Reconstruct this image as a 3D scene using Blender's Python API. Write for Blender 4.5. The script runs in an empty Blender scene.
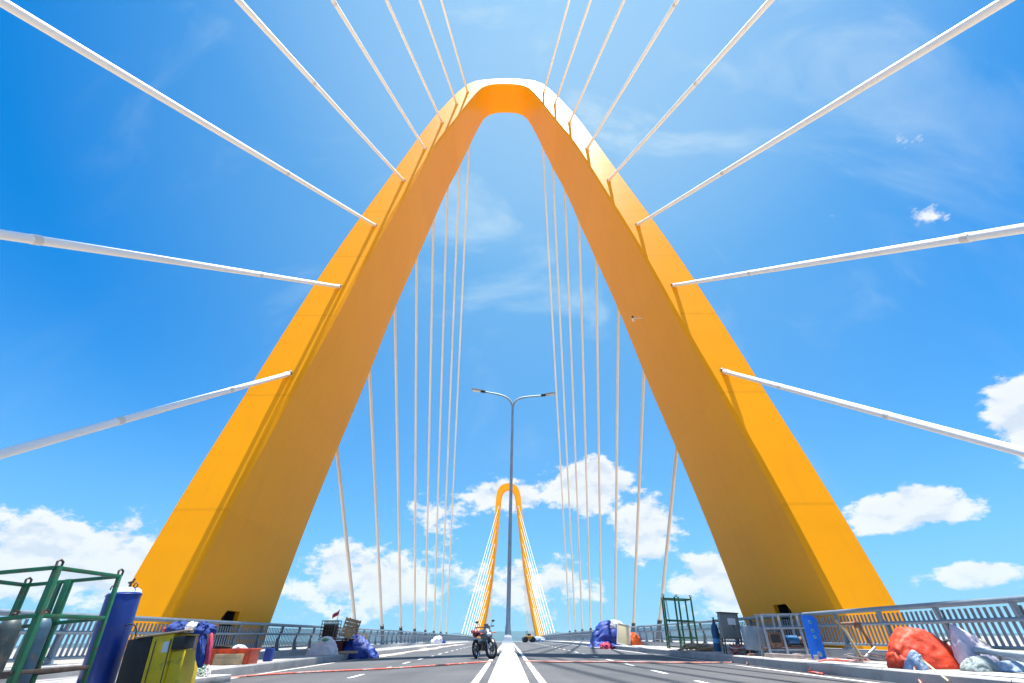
import bpy, bmesh, math, random
import numpy as np
from mathutils import Vector, Matrix, Euler, noise
random.seed(7)
PI = math.pi
S = bpy.context.scene
COL = S.collection
R = math.radians

# ------------------------------------------------------------------ materials
def newmat(name):
    m = bpy.data.materials.new(name); m.use_nodes = True
    nt = m.node_tree; b = nt.nodes['Principled BSDF']
    return m, nt, b

def mat(name, col, rough=0.6, metal=0.0, var=0.12, scale=6.0, bump=0.0, bscale=40.0, coat=0.0, dirt=None, dirt_amt=0.0, spec=0.5):
    """Principled colour with noise variation, optional dirt/rust blotches and bump."""
    m, nt, b = newmat(name)
    N = nt.nodes; L = nt.links
    tc = N.new('ShaderNodeTexCoord')
    n1 = N.new('ShaderNodeTexNoise'); n1.inputs['Scale'].default_value = scale; n1.inputs['Detail'].default_value = 6
    L.new(tc.outputs['Object'], n1.inputs['Vector'])
    r = N.new('ShaderNodeMapRange'); r.inputs['From Min'].default_value = 0.3; r.inputs['From Max'].default_value = 0.7
    r.inputs['To Min'].default_value = 1 - var; r.inputs['To Max'].default_value = 1 + var
    L.new(n1.outputs['Fac'], r.inputs['Value'])
    mx = N.new('ShaderNodeMix'); mx.data_type = 'RGBA'; mx.blend_type = 'MULTIPLY'; mx.inputs['Factor'].default_value = 1
    mx.inputs['A'].default_value = (*col, 1)
    L.new(r.outputs['Result'], mx.inputs['B'])
    out = mx.outputs['Result']
    if dirt:
        n2 = N.new('ShaderNodeTexNoise'); n2.inputs['Scale'].default_value = scale*1.7; n2.inputs['Detail'].default_value = 8; n2.inputs['Roughness'].default_value = 0.7
        L.new(tc.outputs['Object'], n2.inputs['Vector'])
        r2 = N.new('ShaderNodeMapRange'); r2.inputs['From Min'].default_value = 0.62-dirt_amt*0.25; r2.inputs['From Max'].default_value = 0.72-dirt_amt*0.2
        L.new(n2.outputs['Fac'], r2.inputs['Value'])
        m2 = N.new('ShaderNodeMix'); m2.data_type = 'RGBA'
        L.new(r2.outputs['Result'], m2.inputs['Factor']); L.new(out, m2.inputs['A']); m2.inputs['B'].default_value = (*dirt, 1)
        out = m2.outputs['Result']
    L.new(out, b.inputs['Base Color'])
    rr = N.new('ShaderNodeMapRange'); rr.inputs['To Min'].default_value = max(0.02, rough-0.1); rr.inputs['To Max'].default_value = min(1, rough+0.1)
    L.new(n1.outputs['Fac'], rr.inputs['Value']); L.new(rr.outputs['Result'], b.inputs['Roughness'])
    b.inputs['Metallic'].default_value = metal
    b.inputs['Coat Weight'].default_value = coat
    b.inputs['Specular IOR Level'].default_value = spec
    if bump:
        n3 = N.new('ShaderNodeTexNoise'); n3.inputs['Scale'].default_value = bscale; n3.inputs['Detail'].default_value = 5
        L.new(tc.outputs['Object'], n3.inputs['Vector'])
        bp = N.new('ShaderNodeBump'); bp.inputs['Strength'].default_value = bump; bp.inputs['Distance'].default_value = 0.02
        L.new(n3.outputs['Fac'], bp.inputs['Height']); L.new(bp.outputs['Normal'], b.inputs['Normal'])
    return m

def tower_mat():
    """Yellow gloss paint over steel boxes: horizontal oil-canning ripples, block seams, faint streaks."""
    m, nt, b = newmat('tower_yellow_paint')
    N = nt.nodes; L = nt.links
    tc = N.new('ShaderNodeTexCoord')
    sep = N.new('ShaderNodeSeparateXYZ'); L.new(tc.outputs['Object'], sep.inputs[0])
    # ripples stretched sideways
    mp = N.new('ShaderNodeMapping'); mp.inputs['Scale'].default_value = (0.2, 0.2, 1.0)
    L.new(tc.outputs['Object'], mp.inputs['Vector'])
    n = N.new('ShaderNodeTexNoise'); n.inputs['Scale'].default_value = 1.2; n.inputs['Detail'].default_value = 3; n.inputs['Roughness'].default_value = 0.5; n.inputs['Distortion'].default_value = 0.6
    L.new(mp.outputs['Vector'], n.inputs['Vector'])
    # block seams every 5.4 m
    a = N.new('ShaderNodeMath'); a.operation = 'ADD'; a.inputs[1].default_value = 27.3
    L.new(sep.outputs['Z'], a.inputs[0])
    w1 = N.new('ShaderNodeMath'); w1.operation = 'MULTIPLY'; w1.inputs[1].default_value = 1/5.4
    L.new(a.outputs[0], w1.inputs[0])
    fr = N.new('ShaderNodeMath'); fr.operation = 'PINGPONG'; fr.inputs[1].default_value = 0.5
    L.new(w1.outputs[0], fr.inputs[0])
    seam = N.new('ShaderNodeMapRange'); seam.inputs['From Min'].default_value = 0.004; seam.inputs['From Max'].default_value = 0.016
    seam.inputs['To Min'].default_value = 1; seam.inputs['To Max'].default_value = 0
    L.new(fr.outputs[0], seam.inputs['Value'])
    # colour
    n2 = N.new('ShaderNodeTexNoise'); n2.inputs['Scale'].default_value = 0.35; n2.inputs['Detail'].default_value = 7
    L.new(tc.outputs['Object'], n2.inputs['Vector'])
    cr = N.new('ShaderNodeMix'); cr.data_type = 'RGBA'
    cr.inputs['A'].default_value = (0.92, 0.352, 0.002, 1); cr.inputs['B'].default_value = (0.965, 0.405, 0.003, 1)
    L.new(n2.outputs['Fac'], cr.inputs['Factor'])
    mm = N.new('ShaderNodeMix'); mm.data_type = 'RGBA'
    ms = N.new('ShaderNodeMath'); ms.operation = 'MULTIPLY'; ms.inputs[1].default_value = 0.20
    ge = N.new('ShaderNodeNewGeometry'); sn = N.new('ShaderNodeSeparateXYZ'); L.new(ge.outputs['True Normal'], sn.inputs[0])
    ff = N.new('ShaderNodeMapRange'); ff.inputs['From Min'].default_value = -0.5; ff.inputs['From Max'].default_value = -0.8; L.new(sn.outputs['Y'], ff.inputs['Value'])
    sq = N.new('ShaderNodeMath'); sq.operation = 'MULTIPLY'; L.new(seam.outputs['Result'], sq.inputs[0]); L.new(ff.outputs['Result'], sq.inputs[1])
    L.new(sq.outputs[0], ms.inputs[0]); L.new(ms.outputs[0], mm.inputs['Factor'])
    L.new(cr.outputs['Result'], mm.inputs['A']); mm.inputs['B'].default_value = (0.42, 0.15, 0.004, 1)
    # rain streaks and grime, block-to-block tone shifts
    mp2 = N.new('ShaderNodeMapping'); mp2.inputs['Scale'].default_value = (1.6, 1.6, 0.07); L.new(tc.outputs['Object'], mp2.inputs['Vector'])
    n4 = N.new('ShaderNodeTexNoise'); n4.inputs['Scale'].default_value = 1.5; n4.inputs['Detail'].default_value = 7; L.new(mp2.outputs['Vector'], n4.inputs['Vector'])
    st = N.new('ShaderNodeMapRange'); st.inputs['From Min'].default_value = 0.50; st.inputs['From Max'].default_value = 0.80; st.inputs['To Max'].default_value = 0.14; L.new(n4.outputs['Fac'], st.inputs['Value'])
    m3 = N.new('ShaderNodeMix'); m3.data_type = 'RGBA'; L.new(st.outputs['Result'], m3.inputs['Factor']); L.new(mm.outputs['Result'], m3.inputs['A']); m3.inputs['B'].default_value = (0.60, 0.27, 0.03, 1)
    fl_ = N.new('ShaderNodeMath'); fl_.operation = 'FLOOR'; L.new(w1.outputs[0], fl_.inputs[0])
    wn = N.new('ShaderNodeTexWhiteNoise'); wn.noise_dimensions = '1D'; L.new(fl_.outputs[0], wn.inputs['W'])
    tr = N.new('ShaderNodeMapRange'); tr.inputs['To Min'].default_value = 0.93; tr.inputs['To Max'].default_value = 1.0; L.new(wn.outputs['Value'], tr.inputs['Value'])
    m4 = N.new('ShaderNodeMix'); m4.data_type = 'RGBA'; m4.blend_type = 'MULTIPLY'; m4.inputs['Factor'].default_value = 1; L.new(m3.outputs['Result'], m4.inputs['A']); L.new(tr.outputs['Result'], m4.inputs['B'])
    L.new(m4.outputs['Result'], b.inputs['Base Color'])
    b.inputs['Roughness'].default_value = 0.45; b.inputs['Specular IOR Level'].default_value = 0.08
    b.inputs['Coat Weight'].default_value = 0.11; b.inputs['Coat Roughness'].default_value = 0.25
    bp = N.new('ShaderNodeBump'); bp.inputs['Strength'].default_value = 0.21; bp.inputs['Distance'].default_value = 0.05
    L.new(n.outputs['Fac'], bp.inputs['Height'])
    L.new(bp.outputs['Normal'], b.inputs['Normal']); L.new(bp.outputs['Normal'], b.inputs['Coat Normal'])
    return m

def asphalt_mat():
    m, nt, b = newmat('asphalt')
    N = nt.nodes; L = nt.links
    tc = N.new('ShaderNodeTexCoord')
    n1 = N.new('ShaderNodeTexNoise'); n1.inputs['Scale'].default_value = 60; n1.inputs['Detail'].default_value = 6
    L.new(tc.outputs['Object'], n1.inputs['Vector'])
    mp = N.new('ShaderNodeMapping'); mp.inputs['Scale'].default_value = (0.9, 0.06, 1)
    L.new(tc.outputs['Object'], mp.inputs['Vector'])
    n2 = N.new('ShaderNodeTexNoise'); n2.inputs['Scale'].default_value = 1.1; n2.inputs['Detail'].default_value = 8
    L.new(mp.outputs['Vector'], n2.inputs['Vector'])
    n3 = N.new('ShaderNodeTexNoise'); n3.inputs['Scale'].default_value = 0.5; n3.inputs['Detail'].default_value = 8
    L.new(tc.outputs['Object'], n3.inputs['Vector'])
    ad = N.new('ShaderNodeMath'); ad.operation = 'ADD'; L.new(n2.outputs['Fac'], ad.inputs[0]); L.new(n3.outputs['Fac'], ad.inputs[1])
    cr = N.new('ShaderNodeValToRGB')
    cr.color_ramp.elements[0].position = 0.35; cr.color_ramp.elements[0].color = (0.052, 0.056, 0.063, 1)
    cr.color_ramp.elements[1].position = 0.75; cr.color_ramp.elements[1].color = (0.122, 0.125, 0.131, 1)
    hf = N.new('ShaderNodeMath'); hf.operation = 'MULTIPLY'; hf.inputs[1].default_value = 0.5; L.new(ad.outputs[0], hf.inputs[0])
    L.new(hf.outputs[0], cr.inputs['Fac'])
    mx = N.new('ShaderNodeMix'); mx.data_type = 'RGBA'; mx.blend_type = 'MULTIPLY'; mx.inputs['Factor'].default_value = 0.5
    L.new(cr.outputs['Color'], mx.inputs['A']); L.new(n1.outputs['Fac'], mx.inputs['B'])
    L.new(mx.outputs['Result'], b.inputs['Base Color'])
    b.inputs['Roughness'].default_value = 0.75
    bp = N.new('ShaderNodeBump'); bp.inputs['Strength'].default_value = 0.4; bp.inputs['Distance'].default_value = 0.01
    L.new(n1.outputs['Fac'], bp.inputs['Height']); L.new(bp.outputs['Normal'], b.inputs['Normal'])
    return m

HAZE = 4.5e-5
M = {}
M['tower'] = tower_mat()
M['asphalt'] = asphalt_mat()
M['concrete'] = mat('concrete', (0.40, 0.39, 0.38), 0.85, var=0.18, scale=1.2, bump=0.3, bscale=25, dirt=(0.25, 0.25, 0.25), dirt_amt=0.2)
M['pale_concrete'] = mat('pale_concrete', (0.38, 0.38, 0.37), 0.85, var=0.15, scale=2, bump=0.3, bscale=30, dirt=(0.3, 0.28, 0.25), dirt_amt=0.3)
M['white_barrier'] = mat('white_barrier_paint', (0.74, 0.74, 0.73), 0.6, var=0.06, scale=2, bump=0.15, bscale=20, dirt=(0.5, 0.49, 0.47), dirt_amt=0.35)
M['line_paint'] = mat('road_line_paint', (0.72, 0.72, 0.70), 0.6, var=0.12, scale=5, dirt=(0.3, 0.3, 0.3), dirt_amt=0.15)
M['rail_steel'] = mat('galvanised_rail', (0.20, 0.26, 0.31), 0.42, metal=0.25, var=0.12, scale=3)
M['slat_steel'] = mat('slat_steel', (0.20, 0.25, 0.30), 0.5, metal=0.2, var=0.12, scale=3)
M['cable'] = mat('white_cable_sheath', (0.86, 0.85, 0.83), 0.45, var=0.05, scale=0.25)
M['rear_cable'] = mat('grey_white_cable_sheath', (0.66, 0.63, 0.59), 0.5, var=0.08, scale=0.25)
M['socket'] = mat('dark_socket', (0.05, 0.055, 0.065), 0.5, metal=0.4)
M['lamp_steel'] = mat('lamp_post_galvanised', (0.27, 0.34, 0.40), 0.5, metal=0.2)
M['lamp_head'] = mat('lamp_head_grey', (0.30, 0.33, 0.36), 0.4, metal=0.3)
M['lens'] = mat('lamp_lens', (0.75, 0.77, 0.78), 0.2)
M['green_steel'] = mat('green_painted_steel', (0.012, 0.135, 0.06), 0.45, var=0.25, scale=4, dirt=(0.10, 0.05, 0.03), dirt_amt=0.35)
M['dark_bar'] = mat('dark_rusty_bar', (0.07, 0.055, 0.045), 0.6, var=0.3, scale=8, dirt=(0.14, 0.07, 0.04), dirt_amt=0.5)
M['tank_blue'] = mat('tank_blue', (0.001, 0.035, 0.25), 0.45, var=0.15, scale=3, coat=0.1, dirt=(0.03, 0.05, 0.16), dirt_amt=0.25)
M['tank_top'] = mat('tank_top_white', (0.45, 0.55, 0.72), 0.4, var=0.1)
M['bottle'] = mat('old_cylinder_grey', (0.035, 0.055, 0.06), 0.5, var=0.3, scale=5, dirt=(0.12, 0.10, 0.08), dirt_amt=0.5)
M['bottle_blue'] = mat('old_cylinder_blue', (0.04, 0.10, 0.15), 0.5, var=0.3, scale=5, dirt=(0.12, 0.10, 0.08), dirt_amt=0.4)
M['yellow_box'] = mat('yellow_box_paint', (0.72, 0.50, 0.015), 0.5, var=0.1, scale=3, dirt=(0.30, 0.24, 0.05), dirt_amt=0.25)
M['black'] = mat('plain_black', (0.012, 0.014, 0.018), 0.5)
M['rubber'] = mat('black_rubber', (0.018, 0.018, 0.02), 0.75)
M['orange_plastic'] = mat('orange_red_plastic', (0.62, 0.07, 0.015), 0.45, var=0.15, scale=6)
M['cardboard'] = mat('cardboard', (0.42, 0.30, 0.17), 0.85, var=0.12, scale=5)
M['white_cloth'] = mat('white_sack_weave', (0.74, 0.73, 0.75), 0.8, var=0.1, scale=6, bump=0.3, bscale=60)
M['lavender_cloth'] = mat('lavender_sack_weave', (0.50, 0.46, 0.56), 0.8, var=0.12, scale=6, bump=0.3, bscale=60)
M['mint_cloth'] = mat('pale_mint_cloth', (0.26, 0.32, 0.32), 0.85, var=0.2, scale=9)
M['blue_tarp'] = mat('blue_tarpaulin', (0.012, 0.045, 0.27), 0.55, var=0.35, scale=3, bump=0.4, bscale=14)
M['red_tarp'] = mat('orange_red_tarpaulin', (0.62, 0.045, 0.008), 0.6, var=0.2, scale=3, bump=0.4, bscale=14)
M['denim'] = mat('navy_cloth', (0.02, 0.05, 0.22), 0.9, var=0.3, scale=10)
M['pink_cloth'] = mat('pink_red_cloth', (0.55, 0.06, 0.12), 0.9, var=0.2, scale=10)
M['wood'] = mat('raw_timber', (0.46, 0.34, 0.20), 0.8, var=0.25, scale=5)
M['maroon'] = mat('maroon_plastic', (0.12, 0.012, 0.012), 0.5)
M['hose_red'] = mat('red_hose', (0.60, 0.10, 0.07), 0.5, var=0.25, scale=2, dirt=(0.55, 0.42, 0.36), dirt_amt=0.55)
M['hose_pink'] = mat('faded_red_hose', (0.62, 0.25, 0.20), 0.6, var=0.25, scale=2, dirt=(0.5, 0.42, 0.38), dirt_amt=0.5)
M['hose_green'] = mat('green_hose', (0.03, 0.22, 0.10), 0.5, var=0.3)
M['hose_white'] = mat('white_rope', (0.62, 0.64, 0.60), 0.7)
M['cab_grey'] = mat('cabinet_grey', (0.20, 0.21, 0.20), 0.5, var=0.1, scale=4, dirt=(0.12, 0.12, 0.11), dirt_amt=0.3)
M['cab_blue'] = mat('cabinet_blue_grey', (0.24, 0.30, 0.36), 0.45, var=0.1, scale=4)
M['paper'] = mat('white_paper', (0.70, 0.71, 0.73), 0.8, var=0.05)
M['plate_blue'] = mat('bright_blue_plate', (0.005, 0.13, 0.60), 0.4, var=0.12, scale=4)
M['cyl_blue'] = mat('teal_blue_cylinder', (0.01, 0.09, 0.22), 0.4, var=0.15)
M['cyl_label'] = mat('cylinder_label', (0.10, 0.42, 0.70), 0.5)
M['angle_steel'] = mat('grey_angle_steel', (0.34, 0.36, 0.38), 0.5, metal=0.3, var=0.15)
M['rust'] = mat('rusty_steel', (0.20, 0.10, 0.06), 0.8, var=0.35, scale=9, dirt=(0.35, 0.30, 0.25), dirt_amt=0.3)
M['chrome'] = mat('chrome', (0.6, 0.6, 0.62), 0.18, metal=1.0, var=0.03)
M['bike_grey'] = mat('bike_silver_paint', (0.10, 0.12, 0.14), 0.3, metal=0.3, coat=0.5, var=0.05)
M['bike_black'] = mat('bike_black_paint', (0.016, 0.017, 0.022), 0.3, coat=0.5)
M['bike_red'] = mat('bike_red', (0.20, 0.03, 0.04), 0.35)
M['glass'] = mat('headlamp_glass', (0.62, 0.68, 0.72), 0.08)
M['water'] = mat('warm_bounce_water', (0.40, 0.31, 0.20), 0.25, var=0.12, scale=0.02, bump=0.6, bscale=0.25)  # brown tone brightened so the river bounces warm light onto the tower
M['hill'] = mat('far_hill_forest', (0.03, 0.058, 0.055), 0.95, var=0.3, scale=0.004)
M['board'] = mat('cream_board', (0.62, 0.56, 0.36), 0.7, var=0.06)
M['orange_cloth'] = mat('orange_cloth', (0.70, 0.12, 0.02), 0.8, var=0.2)
M['dust'] = mat('pale_sand_dust', (0.40, 0.33, 0.29), 0.95, var=0.2, scale=3)
M['machine_yellow'] = mat('machine_orange', (0.58, 0.26, 0.04), 0.45)
M['green_cloth'] = mat('green_print', (0.08, 0.38, 0.18), 0.8)
M['lightblue_cloth'] = mat('light_blue_bag', (0.26, 0.36, 0.50), 0.7, var=0.2, scale=9)

# ------------------------------------------------------------------ mesh helper
class MB:
    def __init__(s): s.v = []; s.f = []; s.mi = []; s.cur = 0
    def mat(s, i): s.cur = i; return s
    def add(s, vs, fs):
        o = len(s.v); s.v += [tuple(v) for v in vs]
        for f in fs: s.f.append([i+o for i in f]); s.mi.append(s.cur)
        return s
    def box(s, c, d, rot=None, bev=0.0):
        hx, hy, hz = d[0]/2, d[1]/2, d[2]/2
        if bev <= 0:
            vs = [Vector((x, y, z)) for x in (-hx, hx) for y in (-hy, hy) for z in (-hz, hz)]
            fs = [(0,1,3,2), (4,6,7,5), (0,4,5,1), (2,3,7,6), (0,2,6,4), (1,5,7,3)]
        else:
            bm = bmesh.new(); bmesh.ops.create_cube(bm, size=1)
            for v in bm.verts: v.co = Vector((v.co.x*d[0], v.co.y*d[1], v.co.z*d[2]))
            bmesh.ops.bevel(bm, geom=bm.edges[:], offset=min(bev, min(d)*0.45), segments=2, affect='EDGES', profile=0.6)
            bm.verts.index_update()
            vs = [v.co.copy() for v in bm.verts]; fs = [[v.index for v in f.verts] for f in bm.faces]; bm.free()
        m = Euler(rot).to_matrix() if rot else Matrix.Identity(3)
        return s.add([m @ v + Vector(c) for v in vs], fs)
    def bar(s, a, b, w, h=None, up=(0, 0, 1), bev=0.0):
        a = Vector(a); b = Vector(b); h = h or w; d = b-a; z = d.normalized()
        u = Vector(up)
        if abs(z.dot(u)) > 0.95: u = Vector((0, 1, 0))
        x = u.cross(z).normalized(); y = z.cross(x)
        m = Matrix((x, y, z)).transposed()
        t = MB(); t.box((0, 0, 0), (w, h, d.length), bev=bev)
        return s.add([m @ Vector(v) + (a+b)/2 for v in t.v], t.f)
    def tube(s, pts, r, n=10, cap=True):
        pts = [Vector(p) for p in pts]
        rs = r if isinstance(r, (list, tuple)) else [r]*len(pts)
        vs = []; fs = []
        prev = None
        for i, p in enumerate(pts):
            t = (pts[min(i+1, len(pts)-1)]-pts[max(i-1, 0)]).normalized()
            if prev is None:
                u = Vector((0, 0, 1)) if abs(t.z) < 0.9 else Vector((1, 0, 0))
                x = u.cross(t).normalized()
            else:
                x = (prev - t*prev.dot(t)).normalized()
            prev = x; y = t.cross(x)
            for k in range(n):
                a = 2*PI*k/n
                vs.append(p + (x*math.cos(a)+y*math.sin(a))*rs[i])
        for i in range(len(pts)-1):
            for k in range(n):
                fs.append((i*n+k, i*n+(k+1) % n, (i+1)*n+(k+1) % n, (i+1)*n+k))
        if cap:
            fs.append(tuple(range(n-1, -1, -1))); fs.append(tuple((len(pts)-1)*n+k for k in range(n)))
        return s.add(vs, fs)
    def lathe(s, prof, c=(0, 0, 0), n=24, axis=(0, 0, 1)):
        q = Vector((0, 0, 1)).rotation_difference(Vector(axis)).to_matrix()
        vs = []; fs = []
        for (r, z) in prof:
            for k in range(n):
                a = 2*PI*k/n; vs.append(q @ Vector((r*math.cos(a), r*math.sin(a), z)) + Vector(c))
        for i in range(len(prof)-1):
            for k in range(n): fs.append((i*n+k, i*n+(k+1) % n, (i+1)*n+(k+1) % n, (i+1)*n+k))
        fs.append(tuple(range(n-1, -1, -1))); fs.append(tuple((len(prof)-1)*n+k for k in range(n)))
        return s.add(vs, fs)
    def torus(s, c, R_, r, axis=(0, 0, 1), n=28, m=8):
        q = Vector((0, 0, 1)).rotation_difference(Vector(axis)).to_matrix(); vs = []; fs = []
        for i in range(n):
            a = 2*PI*i/n
            for j in range(m):
                b = 2*PI*j/m; vs.append(q @ Vector(((R_+r*math.cos(b))*math.cos(a), (R_+r*math.cos(b))*math.sin(a), r*math.sin(b))) + Vector(c))
        for i in range(n):
            for j in range(m): fs.append((i*m+j, ((i+1) % n)*m+j, ((i+1) % n)*m+(j+1) % m, i*m+(j+1) % m))
        return s.add(vs, fs)
    def loft(s, secs, closed=True, cap=True):
        n = len(secs[0]); vs = [v for sec in secs for v in sec]; fs = []
        for i in range(len(secs)-1):
            for k in range(n if closed else n-1):
                fs.append((i*n+k, i*n+(k+1) % n, (i+1)*n+(k+1) % n, (i+1)*n+k))
        if cap and closed:
            fs.append(tuple(range(n-1, -1, -1))); fs.append(tuple((len(secs)-1)*n+k for k in range(n)))
        return s.add(vs, fs)
    def ellipsoid(s, c, r, n=16, m=10, rot=None):
        mt = Euler(rot).to_matrix() if rot else Matrix.Identity(3); vs = []; fs = []
        for i in range(m+1):
            p = PI*i/m
            for k in range(n):
                a = 2*PI*k/n
                vs.append(mt @ Vector((r[0]*math.sin(p)*math.cos(a), r[1]*math.sin(p)*math.sin(a), -r[2]*math.cos(p))) + Vector(c))
        for i in range(m):
            for k in range(n): fs.append((i*n+k, i*n+(k+1) % n, (i+1)*n+(k+1) % n, (i+1)*n+k))
        return s.add(vs, fs)
    def build(s, name, m, parent=None, smooth=40, loc=None):
        me = bpy.data.meshes.new(name); me.from_pydata(s.v, [], s.f)
        ms = m if isinstance(m, (list, tuple)) else [m]
        for x in ms: me.materials.append(x)
        if len(ms) > 1: me.polygons.foreach_set('material_index', s.mi)
        bm = bmesh.new(); bm.from_mesh(me)
        bmesh.ops.remove_doubles(bm, verts=bm.verts, dist=1e-5)
        bmesh.ops.recalc_face_normals(bm, faces=bm.faces); bm.to_mesh(me); bm.free()
        if smooth:
            me.shade_smooth(); me.set_sharp_from_angle(angle=R(smooth))
        o = bpy.data.objects.new(name, me); COL.objects.link(o)
        if parent: o.parent = parent
        if loc: o.location = loc
        return o

def tag(o, label=None, cat=None, group=None, kind=None):
    if label: o['label'] = label
    if cat: o['category'] = cat
    if group: o['group'] = group
    if kind: o['kind'] = kind
    return o
def thing(name, label, cat, loc=(0, 0, 0), rz=0.0, group=None, rot=None):
    o = bpy.data.objects.new(name, None); COL.objects.link(o); o.empty_display_size = 0.2
    o.location = loc; o.rotation_euler = rot if rot else (0, 0, rz)
    return tag(o, label, cat, group)
def struct(o): return tag(o, kind='structure')

# ------------------------------------------------------------------ the bridge deck
def zd(y):                      # vertical curve of the deck, crest at midspan
    return 0.45*(1-((y-115)/115)**2)
def zr(x, y): return zd(y)-0.02*abs(x)
KERB = 8.10
SIDE = 0.055                    # footway level above zd
Ys = [-90+2.5*i for i in range(int(360/2.5)+1)]     # -90 .. 270

def strip(x0, x1, ys, zf, m):
    vs = []; fs = []
    for y in ys: vs += [(x0, y, zf(x0, y)), (x1, y, zf(x1, y))]
    for i in range(len(ys)-1): fs.append((2*i, 2*i+1, 2*i+3, 2*i+2))
    return vs, fs
mb = MB()
for a, b in ((-KERB, 0), (0, KERB)): mb.add(*strip(a, b, Ys, zr, None))
struct(mb.build('road', M['asphalt'], smooth=30))
# kerbs: real steps with a rounded top edge, cast in blocks
for sx in (-1, 1):
    mb = MB()
    y = -60.0
    while y < 262:
        L_ = 3.0
        secs = []
        for yy in (y+0.006, y+L_-0.006):
            g = zr(KERB, yy); t = zd(yy)+SIDE+0.012
            prof = [(KERB-0.03, g-0.1), (KERB-0.012, t-0.03), (KERB+0.012, t), (KERB+0.22, t), (KERB+0.22, g-0.1)]
            secs.append([(sx*p[0], yy, p[1]) for p in prof])
        mb.loft(secs); y += L_
    struct(mb.build('kerb', M['pale_concrete'], smooth=35))
    mb = MB(); mb.add(*strip(sx*(KERB+0.2), sx*11.2, Ys, lambda x, y: zd(y)+SIDE, None))
    struct(mb.build('sidewalk', M['concrete'], smooth=30))
    # concrete upstand below the railing
    mb = MB(); secs = []
    for yy in Ys:
        t = zd(yy)+SIDE
        secs.append([(sx*10.22, yy, t-0.05), (sx*10.25, yy, t+0.21), (sx*10.28, yy, t+0.235), (sx*10.60, yy, t+0.235), (sx*10.60, yy, t-0.05)])
    mb.loft(secs); struct(mb.build('parapet_upstand', M['pale_concrete'], smooth=35))
# deck box below
mb = MB(); secs = []
for yy in Ys:
    z = zd(yy)-0.22
    secs.append([(-11.2, yy, z+0.02), (-11.25, yy, z-0.25), (-8.4, yy, z-0.6), (-6.0, yy, z-2.2), (6.0, yy, z-2.2), (8.4, yy, z-0.6), (11.25, yy, z-0.25), (11.2, yy, z+0.02)])
mb.loft(secs); struct(mb.build('deck_girder', M['concrete'], smooth=25))
# markings
mb = MB()
for x in (-7.58, -0.72, 0.58, 7.44):
    mb.add(*strip(x, x+0.14, Ys, lambda x, y: zr(x, y)+0.004, None))
y = -40.0
while y < 230:
    for x in (-3.92, 3.80):
        ys = [y, y+0.65, y+1.3]; mb.add(*strip(x, x+0.12, ys, lambda x, y: zr(x, y)+0.004, None))
    y += 3.35
struct(mb.build('road_marking', M['line_paint'], smooth=0))
# pale dust swept along the left edge
mb = MB()
for k in range(26):
    yy = 30+k*2.1; w = 0.5+random.random()*1.4; x0 = -7.4+random.random()*0.6
    n = 10; ring = []
    for i in range(n):
        a = 2*PI*i/n; rr = 1+0.3*noise.noise((k*3.1, math.cos(a)*1.3, math.sin(a)*1.3))
        x = x0+math.cos(a)*w*0.6*rr; y_ = yy+math.sin(a)*1.6*rr
        ring.append((x, y_, zr(x, y_)+0.007+0.0004*(k % 5)))
    mb.add(ring, [tuple(range(n))])
struct(mb.build('dust_patch', M['dust'], smooth=0))['kind'] = 'structure'

# central barrier: jersey profile
mb = MB(); secs = []
for yy in Ys:
    z = zd(yy)
    P = [(0.37, -0.02), (0.36, 0.06), (0.20, 0.20), (0.105, 0.43), (0.085, 0.45)]
    P = P + [(-x, h) for x, h in reversed(P)]
    secs.append([(x, yy, z+h) for x, h in P])
mb.loft(secs)
ba = mb.build('concrete_barrier', M['white_barrier'], smooth=20)
tag(ba, 'white concrete barrier running down the middle of the road', 'barrier')

# ------------------------------------------------------------------ railings
def railing(sx, label):
    root = thing('bridge_railing', label, 'railing', (0, 0, 0), group='railings along the bridge edges')
    X = 10.42
    def h(y, dz): return zd(y)+SIDE+dz
    ys = [-14+2.0*i for i in range(134)]
    for nm, r, dx, dz, nn in (('top_rail', 0.062, -0.06, 1.20, 10), ('middle_rail', 0.04, -0.06, 0.86, 8), ('lower_rail', 0.035, 0.03, 0.36, 8)):
        mb = MB(); mb.tube([(sx*(X+dx), y, h(y, dz)) for y in ys], r, nn); mb.build(nm, M['rail_steel'], root)
    # flat rails carrying the slats
    for dz in (0.80, 1.06, 0.44):
        pass
    mb = MB(); y = -14.0
    while y < 252:
        k = int(round((y+14)/0.165))
        zb = h(y, 0)
        mb.box((sx*(X+0.055), y, zb+0.61), (0.012, 0.078, 0.44))
        mb.box((sx*(X+0.04), y, zb+1.00), (0.012, 0.078, 0.20))
        y += 0.165
    mb.build('slat_panel', M['slat_steel'], root, smooth=0)
    def post(y, mb):
        z0 = h(y, 0.235)
        prof = [(X+0.10, 0), (X-0.09, 0), (X-0.05, 0.16), (X+0.00, 0.42), (X-0.03, 0.56), (X-0.10, 0.70), (X-0.12, 0.92), (X-0.06, 0.965), (X-0.0, 0.93), (X-0.02, 0.74), (X+0.05, 0.60), (X+0.09, 0.42)]
        a = [(sx*x, y-0.035, z0+zz) for x, zz in prof]; b = [(sx*x, y+0.035, z0+zz) for x, zz in prof]
        mb.loft([a, b])
        mb.box((sx*X, y, z0+0.012), (0.26, 0.20, 0.024))
    for i, y in enumerate(ys[:100]):
        m_ = MB(); post(y+0.6, m_); m_.build('post', M['rail_steel'], root, smooth=30)
    m_ = MB()
    for y in ys[100:]: post(y+0.6, m_)
    tag(m_.build('post', M['rail_steel'], root, smooth=30), kind='stuff')
    return root
railing(-1, 'grey steel slatted railing along the left edge of the bridge')
railing(1, 'grey steel slatted railing along the right edge of the bridge')

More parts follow.
